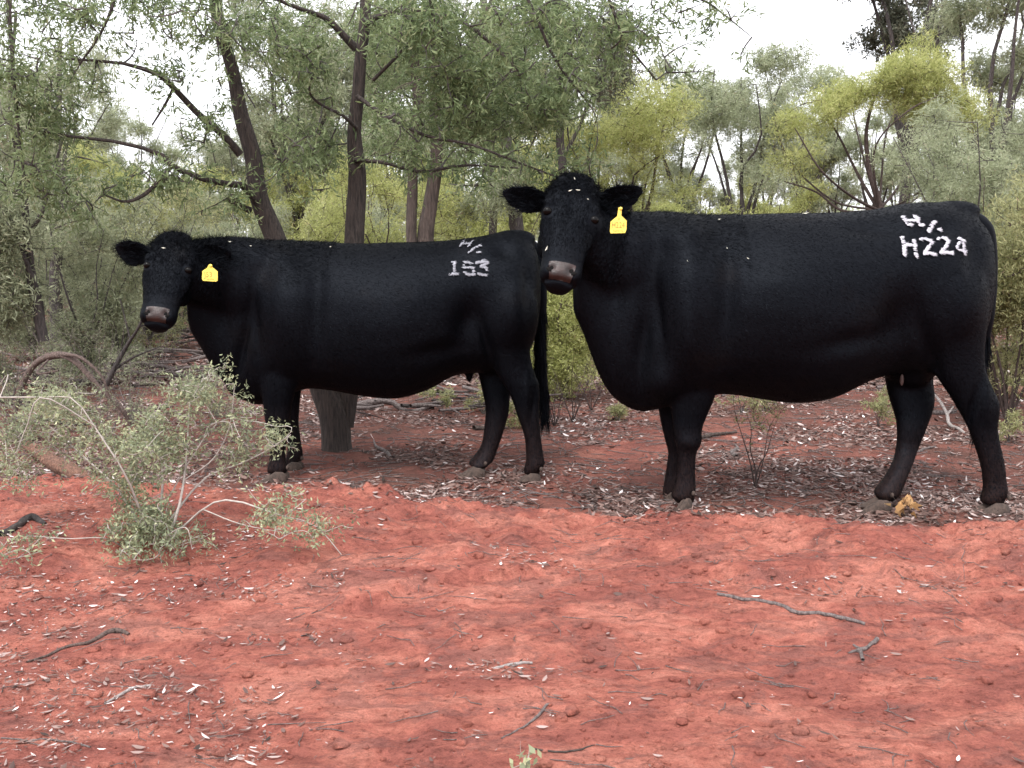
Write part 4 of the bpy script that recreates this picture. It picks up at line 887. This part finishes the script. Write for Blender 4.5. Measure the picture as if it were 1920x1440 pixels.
tag1 = dict(Y=4.66, stud=(1164, 391), pts=[(1159.5, 389), (1166, 389), (1165, 404), (1175, 414), (1174.5, 430), (1172, 437), (1145, 437.5), (1143.5, 433), (1145, 415.5), (1157.5, 405)],
    text=[('22', 1160.5, 412.5, 4, .8), ('H224', 1159, 427, 11, .72), ('TARWIN', 1158.5, 434.5, 3.6, .95)])
tail1 = dict(pts=[(1780, 408, 5.04, 34), (1818, 412, 5.06, 36), (1843, 430, 5.07, 36), (1853, 470, 5.07, 32), (1856, 530, 5.07, 27), (1852, 590, 5.06, 24), (1845, 640, 5.08, 20), (1838, 720, 5.12, 16), (1832, 800, 5.12, 10)], n=1500, **{'from': .72, 'len': .16})
hf1 = [(1281, 957, 4.82, 34, 36, .5), (1251, 945, 5.12, 38, 36, .3), (1853, 966, 4.82, 66, 48, .12), (1636, 960, 4.87, 64, 44, .12)]
r1 = P(1500, 960, 5.0); r1[2] = 0
_, cow1_bv = make_cow('larger black cow on the right with H224 branded on its rump', (r1[0], Y1, 0), Y1, tr1, legs1, ex1, cow1_head, tail1, br1, tag1, 101, hf1,
    teats=[(1691, 712, 4.93), (1714, 708, 4.95)], ears=e1, bumps=BU1)
# left cow ------------------------------------------------------------
Y2 = 5.72
tr2 = [(1014, 500, 570, .04, 0), (1006, 470, 625, .14, 0), (992, 448, 660, .20, 0), (968, 435, 690, .25, 0), (935, 435, 700, .29, 0), (895, 444, 698, .32, 0), (850, 449, 703, .345, 0), (795, 452, 730, .38, 0), (735, 454, 745, .40, 0),
       (670, 456, 740, .39, 0), (610, 454, 730, .37, 0), (560, 452, 728, .35, 0), (515, 450, 745, .31, 0), (470, 452, 758, .25, -.03), (432, 462, 738, .19, -.06), (404, 480, 706, .15, -.1), (384, 490, 676, .125, -.13), (366, 500, 644, .10, -.16), (350, 505, 622, .08, -.2)]
BU2 = [(530, 580, 36, 90, .032, 0), (592, 580, 18, 100, -.018, .05), (878, 610, 30, 50, -.036, .2), (895, 464, 28, 18, .012, 0), (962, 580, 34, 76, .026, 0), (912, 640, 10, 55, -.02, -.25), (945, 470, 24, 16, -.016, .2),
    (452, 650, 10, 70, -.024, .2), (425, 560, 13, 50, -.014, .1), (500, 480, 40, 22, .018, .1), (570, 480, 26, 26, -.010, 0), (720, 590, 80, 70, .014, 0), (820, 660, 50, 16, -.014, -.2), (988, 740, 7, 34, .008, 0), (1000, 760, 6, 30, -.008, .1), (480, 610, 9, 60, -.014, -.1), (990, 540, 12, 50, -.012, 0)]
legs2 = [
 [(560, 470, 560, 5.60, .85), (640, 475, 565, 5.57, .8), (700, 483, 562, 5.54, .8), (740, 488, 555, 5.53, .8), (775, 492, 549, 5.53, .82), (805, 497, 546, 5.53, .9), (830, 503, 540, 5.53, .9), (860, 504, 537, 5.53, .9), (878, 501, 540, 5.53, .9), (887, 503, 538, 5.53, .9)],
 [(600, 500, 575, 5.86, .8), (700, 520, 570, 5.87, .8), (750, 526, 565, 5.88, .8), (790, 532, 562, 5.88, .9), (820, 536, 565, 5.88, .9), (850, 538, 568, 5.88, .9), (868, 534, 564, 5.88, .9), (878, 534, 560, 5.88, .9)],
 [(520, 900, 990, 5.60, .5), (580, 890, 1000, 5.55, .55), (640, 900, 994, 5.53, .55), (690, 925, 1000, 5.53, .6), (720, 943, 1011, 5.53, .62), (745, 955, 1015, 5.53, .65), (780, 967, 1014, 5.53, .7), (815, 980, 1016, 5.53, .8), (850, 984, 1021, 5.53, .85), (870, 984, 1022, 5.53, .9), (881, 981, 1014, 5.53, .9), (890, 984, 1010, 5.53, .9)],
 [(560, 860, 960, 5.86, .5), (640, 880, 960, 5.82, .55), (700, 896, 962, 5.78, .6), (737, 902, 960, 5.76, .6), (770, 907, 958, 5.75, .65), (800, 905, 950, 5.74, .7), (830, 901, 940, 5.73, .8), (852, 889, 931, 5.72, .85), (868, 878, 922, 5.70, .8), (872, 882, 916, 5.68, .8), (878, 886, 910, 5.68, .8)]]
ex2 = chain([(500, 550, 5.68, .20, .24, .28), (455, 530, 5.60, .17, .20, .24), (410, 515, 5.52, .14, .16, .19), (365, 510, 5.44, .11, .13, .15), (350, 500, 5.40, .10, .12, .13)], 14)
ex2 += [ell(P(520, 590, 5.55), (.17, .15, .28)), ell(P(950, 590, 5.56), (.17, .14, .24)), ell(P(463, 715, 5.66), (.11, .14, .10)), ell(P(965, 447, 5.72), (.12, .08, .05)), ell(P(880, 703, 5.72), (.020, .02, .045)), ell(P(545, 660, 5.57), (.12, .12, .14))]
head2 = dict(o=P(331, 443, 5.40), ax=(-.075, -.48, -.86), lat=(1, .16, 0), s=.83, lw=1.09)
e2 = [(P(284, 480, 5.40), P(214, 464, 5.40), .070, (-.1, -1, -.3)), (P(362, 480, 5.42), P(432, 474, 5.38), .066, (.2, -1, -.2))]
br2 = []
for st_, w, d in [([(395, 190), (330, 275)], 3.2, .9), ([(520, 190), (450, 275)], 3.4, .9), ([(370, 235), (490, 228)], 3, .9), ([(650, 245), (550, 290), (460, 355)], 3.2, 1.7), ([(590, 352), (625, 348)], 4, 2),
    ([(200, 497), (260, 505)], 3, .9), ([(240, 505), (240, 650)], 4, .8), ([(170, 680), (290, 672)], 4.5, 2), ([(385, 500), (510, 512)], 4, 1.1), ([(385, 520), (385, 570)], 2, .5), ([(375, 580), (520, 575), (530, 640)], 3.6, 1.1), ([(385, 650), (460, 685), (540, 675)], 4, 1.8),
    ([(575, 505), (700, 478), (735, 510)], 5, 2), ([(735, 510), (645, 560), (725, 580)], 4.4, 1.2), ([(725, 590), (740, 640)], 3, .4), ([(600, 665), (660, 685), (720, 690)], 3.6, 1.5)]:
    br2.append((BR(st_, 820, 430, 8), w, d))
tag2 = dict(Y=5.27, stud=(395, 498), pts=[(391.5, 496), (397.5, 496), (398, 501), (408, 509), (408, 526), (405, 528), (381, 526.5), (378.5, 523), (379.5, 508), (388, 502.5)],
    text=[('J53', 390.5, 519.5, 10, .85), ('TARWIN', 393, 525, 3, .9)])
tail2 = dict(pts=[(945, 456, 5.74, 26), (976, 455, 5.76, 30), (1000, 469, 5.78, 30), (1011, 500, 5.79, 27), (1014, 545, 5.79, 24), (1013, 610, 5.80, 22), (1014, 680, 5.80, 22), (1018, 730, 5.8, 20), (1022, 780, 5.8, 9)], n=2600, **{'from': .55, 'len': .16})
hf2 = [(515, 905, 5.50, 52, 40, .15), (545, 886, 5.84, 46, 34, .15), (990, 908, 5.50, 48, 38, .15), (884, 897, 5.64, 52, 38, .15)]
r2 = P(680, 900, Y2)
_, cow2_bv = make_cow('smaller black cow on the left with faint 153 brand and J53 ear tag', (r2[0], Y2, 0), Y2, tr2, legs2, ex2, head2, tail2, br2, tag2, 202, hf2, ears=e2, bumps=BU2, brandm='brand_faint')

def flecks(bv, pts, who, seed):
    rs = np.random.RandomState(seed)
    for i, (px, py, Lp, a, where) in enumerate(pts):
        d = Vector(P(px, py, 1.0)-np.array([0, 0, CH])).normalized(); h = bv.ray_cast(Vector((0, 0, CH)), d)
        if h[0] is None: continue
        c = np.array(h[0]); n = np.array(h[1]); n = n if n[1] < 0 else -n; L = Lp/F*c[1]
        u = np.array([math.cos(a), 0, -math.sin(a)]); u = unit(u-n*(u@n)); v = np.cross(n, u); b = c+n*.011
        V = np.array([b-u*L/2, b-v*L*.07+n*.001, b+u*L/2+n*.003, b+v*L*.07+n*.001, b-v*L*.12-n*.002, b+v*L*.12-n*.002])
        o = mesh_np('dry_leaf', V, [[0, 1, 2, 3]], [[0, 4, 2], [0, 2, 5]], mat=M['pale_leaf'], origin=c)
        tag(o, 'tiny pale dry leaf '+where+' of the '+who, 'leaf', 'pale dry leaf bits caught on the cattle')
M['pale_leaf'] = plain('pale_leaf', (.62, .60, .50), .7, .3)
flecks(cow1_bv, [(1077, 338, 8, 1.4, 'upright on the poll'), (1083, 359, 10, .2, 'across the upper forehead'), (1102, 376, 5, .8, 'right on the forehead'), (1027, 468, 12, -1.1, 'left of the nose'), (1068, 360, 9, -.4, 'left on the forehead'),
    (1308, 400, 16, .25, 'on the withers'), (1348, 415, 6, .2, 'behind the withers'), (1402, 487, 6, .9, 'on the ribs'), (1363, 468, 5, 1.3, 'behind the shoulder'), (1289, 491, 4, 1.2, 'on the shoulder'), (1510, 404, 14, -.1, 'along the back'), (1612, 398, 6, 0, 'on the loin')], 'right cow', 1)
flecks(cow2_bv, [(307, 467, 9, .15, 'on the forehead'), (470, 464, 5, 0, 'above the shoulder'), (430, 456, 8, .2, 'beside the ear'), (620, 466, 5, .1, 'along the back')], 'left cow', 2)
# ------------------------------------------------------------------ fallen wood
def wood(name, label, cat, pts, mat, seed, group=None, bump=.2, k=26, n=10, side=None):
    ps = [limb(pts, k)]
    for s in (side or []): ps.append(limb(s, 12))
    V, Q = joinparts([tubes(p[None], r[None], n, bump, seed+i) for i, (p, r) in enumerate(ps)])
    c = ps[0][0][0]
    return tag(mesh_np(name, V, Q, mat=mat, smooth=True, origin=c), label, cat, group)
wood('fallen_branch', 'thick arched fallen branch curving over the ground at far left', 'branch', [(28, 770, 6.9, 11), (40, 725, 6.9, 11), (66, 682, 6.9, 12), (105, 666, 6.9, 14), (140, 676, 6.8, 13), (188, 728, 6.7, 9), (228, 765, 6.6, 10), (245, 800, 6.6, 6)], M['bark_arch'], 1,
     side=[[(105, 664, 6.9, 8), (150, 670, 6.7, 6), (190, 705, 6.6, 5), (205, 745, 6.6, 4)], [(90, 675, 6.85, 4), (70, 700, 6.7, 4), (110, 695, 6.6, 3)]])
wood('log', 'split red brown log end poking from the red soil behind the saltbush', 'log', [(52, 836, 5.45, 22), (85, 858, 5.38, 30), (118, 878, 5.30, 34), (160, 897, 5.22, 30), (190, 912, 5.16, 18)], M['log_red'], 2, bump=.3)
wood('fallen_branch', 'dark crooked branch forking up from the ground under the left cow muzzle', 'branch', [(200, 722, 7.2, 11), (215, 690, 7.2, 10), (240, 645, 7.2, 8), (262, 610, 7.1, 5), (272, 575, 7.1, 3)], M['bark_dark'], 3,
     side=[[(215, 692, 7.2, 6), (250, 670, 7.2, 4), (300, 650, 7.2, 2)], [(262, 612, 7.1, 4), (300, 600, 7.1, 2)], [(245, 640, 7.2, 4), (235, 600, 7.2, 3), (225, 560, 7.2, 2)]])
wood('fallen_branch', 'grey fallen branch with wavy arm lying right of the rough trunk under the left cow', 'branch', [(640, 770, 8.0, 16), (690, 755, 8.0, 13), (730, 752, 8.0, 11), (760, 770, 8.0, 10), (790, 768, 8.0, 9), (815, 755, 8.0, 7), (835, 752, 8, 4)], M['dead_wood'], 4,
     side=[[(700, 770, 8.1, 14), (760, 778, 8.1, 18), (800, 785, 8.1, 12), (850, 772, 8.1, 14), (870, 765, 8.1, 5)]])
wood('stick', 'white curved bare stick on the leaf litter behind the hind legs of the right cow', 'stick', [(1745, 732, 7.6, 3), (1762, 752, 7.5, 5), (1775, 775, 7.4, 6), (1780, 795, 7.2, 6), (1800, 805, 7, 5), (1822, 825, 6.9, 3)], M['pale_stick'], 5, side=[[(1776, 778, 7.4, 4), (1788, 762, 7.4, 3)]])
wood('log', 'red brown log lying right of the rump of the right cow', 'log', [(1858, 725, 8.6, 20), (1890, 733, 8.6, 24), (1940, 738, 8.6, 22)], M['log_red'], 6)
def gstick(name, label, pts, mat, seed, cat='stick', group=None, side=None):
    out = []
    for pl in [pts]+(side or []):
        a = []
        for px, py, w in pl:
            Y = ground_y(py, .0)
            for _ in range(3):
                x = (px-960)/F*Y; Y = ground_y(py, float(gz(x, Y))+.004)
            a.append((px, py, Y, w))
        p, r = limb(a, 24); zz = gz(p[:, 0], p[:, 1]); p[:, 2] = .3*p[:, 2]+.7*(zz+r*.8); out.append((p, r))
    V, Q = joinparts([tubes(p[None], r[None], 8, .12, seed) for p, r in out])
    return tag(mesh_np(name, V, Q, mat=mat, smooth=True, origin=out[0][0][0]), label, cat, group)
gstick('stick', 'long wavy grey stick lying on the red soil below the right cow', [(1345, 1114, 6), (1390, 1122, 7), (1450, 1132, 7), (1490, 1148, 8), (1540, 1150, 7), (1580, 1156, 8), (1622, 1168, 6)], M['dead_wood'], 8)
gstick('stick', 'dark bark strip and stick lying at the lower left of the red soil', [(50, 1240, 4), (120, 1215, 6), (170, 1200, 7), (215, 1182, 11), (242, 1190, 6)], M['bark_arch'], 9)
gstick('stick', 'thin twig at the bottom left corner of the red soil', [(2, 1382, 3), (50, 1388, 4), (110, 1386, 4), (170, 1402, 4)], M['dead_wood'], 10)
gstick('stick', 'bent twig left of the yellow seedling at the bottom edge', [(940, 1385, 3), (985, 1360, 4), (1005, 1345, 6), (1022, 1325, 6), (1030, 1318, 4)], M['dead_wood'], 11)
gstick('stick', 'thin dark twig right of the yellow seedling at the bottom edge', [(1000, 1402, 3), (1040, 1408, 4), (1085, 1405, 4), (1115, 1395, 2)], M['bark_brown'], 12)
gstick('stick', 'broken forked stick below the long wavy stick', [(1645, 1195, 9), (1630, 1208, 6), (1612, 1218, 8), (1590, 1225, 3)], M['dead_wood'], 13, side=[[(1612, 1215, 6), (1618, 1235, 7)], [(1612, 1213, 5), (1600, 1208, 4)]])
gstick('stick', 'pale flat sliver pair near the middle of the red soil', [(925, 1252, 4), (960, 1246, 7), (998, 1241, 5)], M['pale_stick'], 14)
gstick('stick', 'thin pale stick in the leaf pile at the lower left', [(195, 1315, 4), (225, 1300, 6), (262, 1288, 6), (283, 1284, 4)], M['pale_stick'], 15)
gstick('stick', 'brown dead stick lying at far left beside the saltbush', [(0, 1002, 16), (30, 990, 14), (60, 975, 16), (85, 985, 8)], M['bark_dark'], 16)
# heap of dead branches behind the left cow's muzzle
rs = np.random.RandomState(9)
for i in range(124):
    px = rs.uniform(150, 420) if i < 64 else rs.uniform(-20, 170) if i < 90 else rs.uniform(640, 1010); py = rs.uniform(600, 705) if i < 64 else rs.uniform(650, 790) if i < 90 else rs.uniform(725, 785); Y = ground_y(py+10, 0)*rs.uniform(.96, 1.0); Y = min(Y, 13)
    L = rs.uniform(40, 130); a = rs.normal()*.12; w = rs.uniform(3, 8)
    pts = [(px-L/2, py+a*L/2, Y, w), (px, py+rs.normal()*4, Y+rs.normal()*.2, w*.9), (px+L/2, py-a*L/2, Y, w*.4)]
    o = wood('dead_branch', 'dead branch '+('in the heap of fallen wood behind the left cow muzzle' if i < 64 else 'in the tangle at the far left edge' if i < 90 else 'on the litter under and behind the left cow'), 'branch', pts, M['dead_wood' if i % 3 else 'bark_dark'], 100+i, group='dead branches '+('heaped behind the left cow' if i < 64 else 'tangled at the far left' if i < 90 else 'on the litter under the left cow'), k=9, n=6)
for i in range(46):
    Y = rs.uniform(6.3, 13); px = rs.uniform(-50, 1980); x = (px-960)/F*Y
    L = rs.uniform(.15, .7); a = rs.uniform(0, 3.14); r = rs.uniform(.006, .02)
    pp = np.array([[x+math.cos(a)*L*s+rs.normal()*.02, Y+math.sin(a)*L*s, 0] for s in (-.5, -.2, .1, .5)]); pp[:, 2] = gz(pp[:, 0], pp[:, 1])+r*.8
    p, rr = resample(pp, np.array([r, r*.9, r*.8, r*.4]), 10)
    V, Q = tubes(p[None], rr[None], 6, .2, i)
    tag(mesh_np('dead_stick', V, Q, mat=M['dead_wood' if i % 2 else 'bark_brown'], smooth=True, origin=p[0]), 'dead stick lying in the leaf litter behind the cattle', 'stick', 'dead sticks lying in the leaf litter')
# bare sapling, seedlings, tufts
def sapling(name, label, cat, px, py, h, n, leafm, barkm, seed, lpt, ll, lw, spread_, Y=None, r=.004, droop=0., ntw=40, group=None, crown_lo=.3):
    Y = Y or ground_y(py, 0); x = (px-960)/F*Y; z = float(gz(x, Y)); b = np.array([x, Y, z-.01]); lim = rnd_limbs(b, n, h, spread_, r, seed)
    rs = np.random.RandomState(seed)
    lum = [(b+np.array([rs.normal()*spread_*.5, rs.normal()*spread_*.4, h*rs.uniform(crown_lo, .95)]), h*.25, 1) for _ in range(7)]
    return build_tree(name, label, cat, (x, Y, z), lim[:1], lim[1:], lum, leafm, barkm, seed, ntwig=ntw, lpt=lpt, ll=ll, lw=lw, subs=3, spread=.012, droop=droop, r0=.002, maxseg=.3, nside=6, group=group)
sapling('bare_sapling', 'thin bare reddish sapling standing between front and hind legs of the right cow', 'plant', 1425, 912, .46, 4, M['leaf_olive'], M['bark_red'], 301, 8, .02, .005, .14, r=.005, ntw=50, crown_lo=.75)
sapling('dry_seedling', 'small plant with curled dry orange leaves by the hind hooves of the right cow', 'plant', 1712, 965, .15, 3, M['leaf_dry'], M['bark_brown'], 302, 2, .045, .036, .06, Y=4.74, r=.002, ntw=12)
sapling('yellow_seedling', 'tiny pale yellow seedling at the bottom edge of the red soil', 'plant', 985, 1425, .09, 3, M['leaf_saltbush'], M['pale_twig'], 303, 3, .022, .013, .02, Y=2.36, r=.0015, ntw=9)
GG = 'small green tufts on the leaf litter'
GL = ['under the flank of the left cow', 'tall, before the hind leg of the left cow', 'low, beside the hind hooves of the left cow', 'under the belly of the left cow', 'left of the brisket of the right cow', 'under the chest of the right cow', 'above the bare sapling', 'left of the hind leg of the right cow', 'behind the udder of the right cow', 'at the right edge beyond the hind leg', 'between the left cow hind legs and tail', 'beside the rough trunk', 'behind the brisket of the right cow', 'right of the bare sapling under the belly']
for i, (px, py, h) in enumerate([(905, 775, .22), (940, 740, .42), (955, 800, .2), (830, 775, .2), (1160, 790, .15), (1395, 775, .28), (1440, 770, .22), (1655, 800, .2), (1690, 760, .2), (1905, 830, .25), (1000, 800, .18), (720, 735, .25), (1180, 750, .35), (1490, 745, .3)]):
    sapling('green_tuft', 'small green tuft '+GL[i], 'plant', px, py, h, 5, M['leaf_olive'], M['bark_grey'], 310+i, 14, .03, .006, h*.5, r=.003, ntw=46, group=GG)
TL = ['at the far left edge behind the arched fallen branch', 'inside the curve of the arched fallen branch', 'left of the dark crooked branch', 'under the muzzle of the left cow', 'behind the saltbush', 'tall, left of the left cow ear', 'in front of the slim grey double trunk', 'beside the brisket of the left cow', 'low at the far left edge', 'between arched branch and saltbush']
for i, (px, py, h) in enumerate([(10, 755, .75), (110, 770, .6), (185, 745, .7), (300, 700, .7), (240, 790, .5), (180, 690, 1.0), (100, 700, .9), (400, 780, .4), (30, 830, .5), (190, 830, .4)]):
    sapling('bare_bush', 'tangled grey twiggy bush '+TL[i], 'plant', px, py, h, 8, M['leaf_scrub'], M['dead_wood'], 360+i, 5, .022, .005, h*.6, r=.005, ntw=190, crown_lo=.1)
for i, (px, py, h) in enumerate([(1075, 790, .5), (1110, 770, .4), (1040, 800, .35), (1880, 760, .6), (1800, 745, .4)]):
    sapling('bare_bush', 'leafless twiggy bush '+['behind the tail of the left cow', 'before the brisket of the right cow', 'touching the left cow tail tip', 'right of the right cow hind leg', 'behind the hock of the right cow'][i], 'plant', px, py, h, 6, M['leaf_olive'], M['bark_red'], 340+i, 1, .02, .006, h*.6, r=.005, ntw=60, group='leafless twiggy bushes in the litter')
# ------------------------------------------------------------------ litter
def litter_mat():
    return leaf_mat('litter', [(0, (.035, .022, .018)), (.25, (.085, .05, .043)), (.5, (.18, .11, .092)), (.72, (.30, .22, .20)), (.9, (.48, .40, .38)), (1, (.78, .72, .70))], .12, .8)
M['litter'] = litter_mat()
def lay(n, xs, ys, L, Wd, var, name, label, seed, tilt=.25, curl=.2):
    rs = np.random.RandomState(seed); a = rs.rand(n)*6.28
    z = gz(xs, ys); D = np.stack([np.cos(a), np.sin(a), rs.normal(size=n)*tilt*.5], -1)
    s = np.stack([-np.sin(a), np.cos(a), rs.normal(size=n)*tilt], -1)
    B = np.stack([xs, ys, z+.003+rs.rand(n)*.006+np.abs(D[:, 2])*L*.4], -1)
    up = np.array([0, 0, 1.]); c = (curl*rs.rand(n))[:, None]*L[:, None]
    e0 = B-D*L[:, None]*.5+up*c*.5; e1 = B+D*L[:, None]*.5+up*c*.6; Wd = Wd[:, None]
    m0 = B-D*L[:, None]*.15; m1 = B+D*L[:, None]*.2
    V = np.stack([e0, m0+s*Wd*.5, m1+s*Wd*.45, e1, m1-s*Wd*.45, m0-s*Wd*.5], 1).reshape(-1, 3)
    i = np.arange(n)[:, None]*6
    q = np.concatenate([i+np.array([[0, 1, 2, 3]]), i+np.array([[0, 3, 4, 5]])])
    o = mesh_np(name, V, q, mat=M['litter'], var=np.repeat(var, 6))
    return tag(o, label, 'litter', kind='stuff')
rs = np.random.RandomState(3)
# front: sparse with drifts
n = 30000; ys = 1.6+3.3*rs.rand(n)**.9; xs = rs.uniform(-.56, .56, n)*ys
dr = fbm(xs*2.6, ys*4.4, 4, 201)*1.5+.22*np.clip(-xs/ys*2, -1, 1)-.02*(ys-2)
keep = rs.rand(n) < np.clip((dr-.01)*3.4, .035, .9); keep &= ys < crest(xs)
xs, ys = xs[keep], ys[keep]; n = len(xs)
small = rs.rand(n) < .8
L = np.where(small, rs.uniform(.006, .020, n), rs.uniform(.022, .042, n)); Wd = L*rs.uniform(.10, .34, n)
lay(n, xs, ys, L, Wd, np.clip(rs.normal(.52, .26, n), 0, 1), 'leaf_litter', 'scattered pale dry leaves on the red soil in front', 401)
# behind the bank: dense
n = 90000; u = rs.rand(n); ys = 4.45+5.5*u**1.3; xs = rs.uniform(-.56, .56, n)*ys
keep = (ys > crest(xs)+.10-.22*rs.rand(n)**2); dn = fbm(xs*1.6, ys*1.6, 3, 211); keep &= rs.rand(n) < np.clip(.40+3.4*dn, .05, 1)
xs, ys = xs[keep], ys[keep]; n = len(xs)
L = rs.uniform(.015, .055, n); Wd = L*rs.uniform(.1, .38, n)
lay(n, xs, ys, L, Wd, np.clip(rs.normal(.42, .24, n)+.25*fbm(xs*2.3, ys*2.3, 2, 213), 0, 1), 'leaf_litter', 'thick carpet of brown and grey leaf litter under the cattle', 402, tilt=.4)
n = 60000; ys = 9.5+16*rs.rand(n)**1.4; xs = rs.uniform(-.56, .56, n)*ys; L = rs.uniform(.03, .10, n)
lay(n, xs, ys, L, L*rs.uniform(.12, .4, n), np.clip(rs.normal(.45, .25, n), 0, 1), 'leaf_litter', 'leaf litter spreading back under the far scrub', 403, tilt=.4)
# fine twigs in the litter
def twigs(n, xs, ys, L, r, seed, label, mat):
    rs = np.random.RandomState(seed); a = rs.rand(n)*6.28; K = 4; t = np.linspace(-.5, .5, K)
    px = xs[:, None]+np.cos(a)[:, None]*L[:, None]*t+rs.normal(size=(n, K))*L[:, None]*.05
    py = ys[:, None]+np.sin(a)[:, None]*L[:, None]*t+rs.normal(size=(n, K))*L[:, None]*.05
    Pt = np.stack([px, py, gz(px, py)+r+.002], -1); R = np.full((n, K), 1.)*r*np.linspace(1, .5, K)
    V, q = tubes(Pt, R, 4); tag(mesh_np('twig_litter', V, q, mat=mat), label, 'litter', kind='stuff')
n = 420; ys = 1.7+3.1*rs.rand(n); xs = rs.uniform(-.55, .45, n)*ys; twigs(n, xs, ys, rs.uniform(.03, .14, n), .0016, 5, 'thin twigs scattered over the red soil', M['dead_wood'])
n = 3500; ys = 4.9+6*rs.rand(n)**1.2; xs = rs.uniform(-.55, .55, n)*ys; k = ys > crest(xs)+.1; twigs(k.sum(), xs[k], ys[k], rs.uniform(.05, .25, n)[k], .0028, 6, 'thin twigs scattered through the leaf litter', M['dead_wood'])
# clods
def clods(n, seed):
    rs = np.random.RandomState(seed); ys = 1.7+3*rs.rand(n); xs = rs.uniform(-.55, .55, n)*ys; VV, QQ, TT, o = [], [], [], 0
    u = [(0, 1)]
    for i in range(n):
        r = rs.uniform(.0025, .0085)*(1+1.8*(rs.rand() < .07)); c = np.array([xs[i], ys[i], float(gz(xs[i], ys[i]))+r*.2])
        a = np.arange(7)*2*np.pi/7; rings = []
        for h, w in ((-.6, .8), (0, 1), (.5, .75)):
            rings.append(np.stack([np.cos(a)*w, np.sin(a)*w, np.full(7, h*.8)], -1)*r*rs.uniform(.75, 1.25, (7, 1)))
        V, q, t = loft(rings); V = V+c; VV.append(V); QQ.append(q+o); TT.append(t+o); o += len(V)
    tag(mesh_np('soil_clods', np.concatenate(VV), np.concatenate(QQ), np.concatenate(TT), mat=M['soil']), 'small clods and crumbs of red soil', 'soil', kind='stuff')
clods(3200, 4)
print('faces', sum(len(o.data.polygons) for o in bpy.data.objects if o.type == 'MESH'))
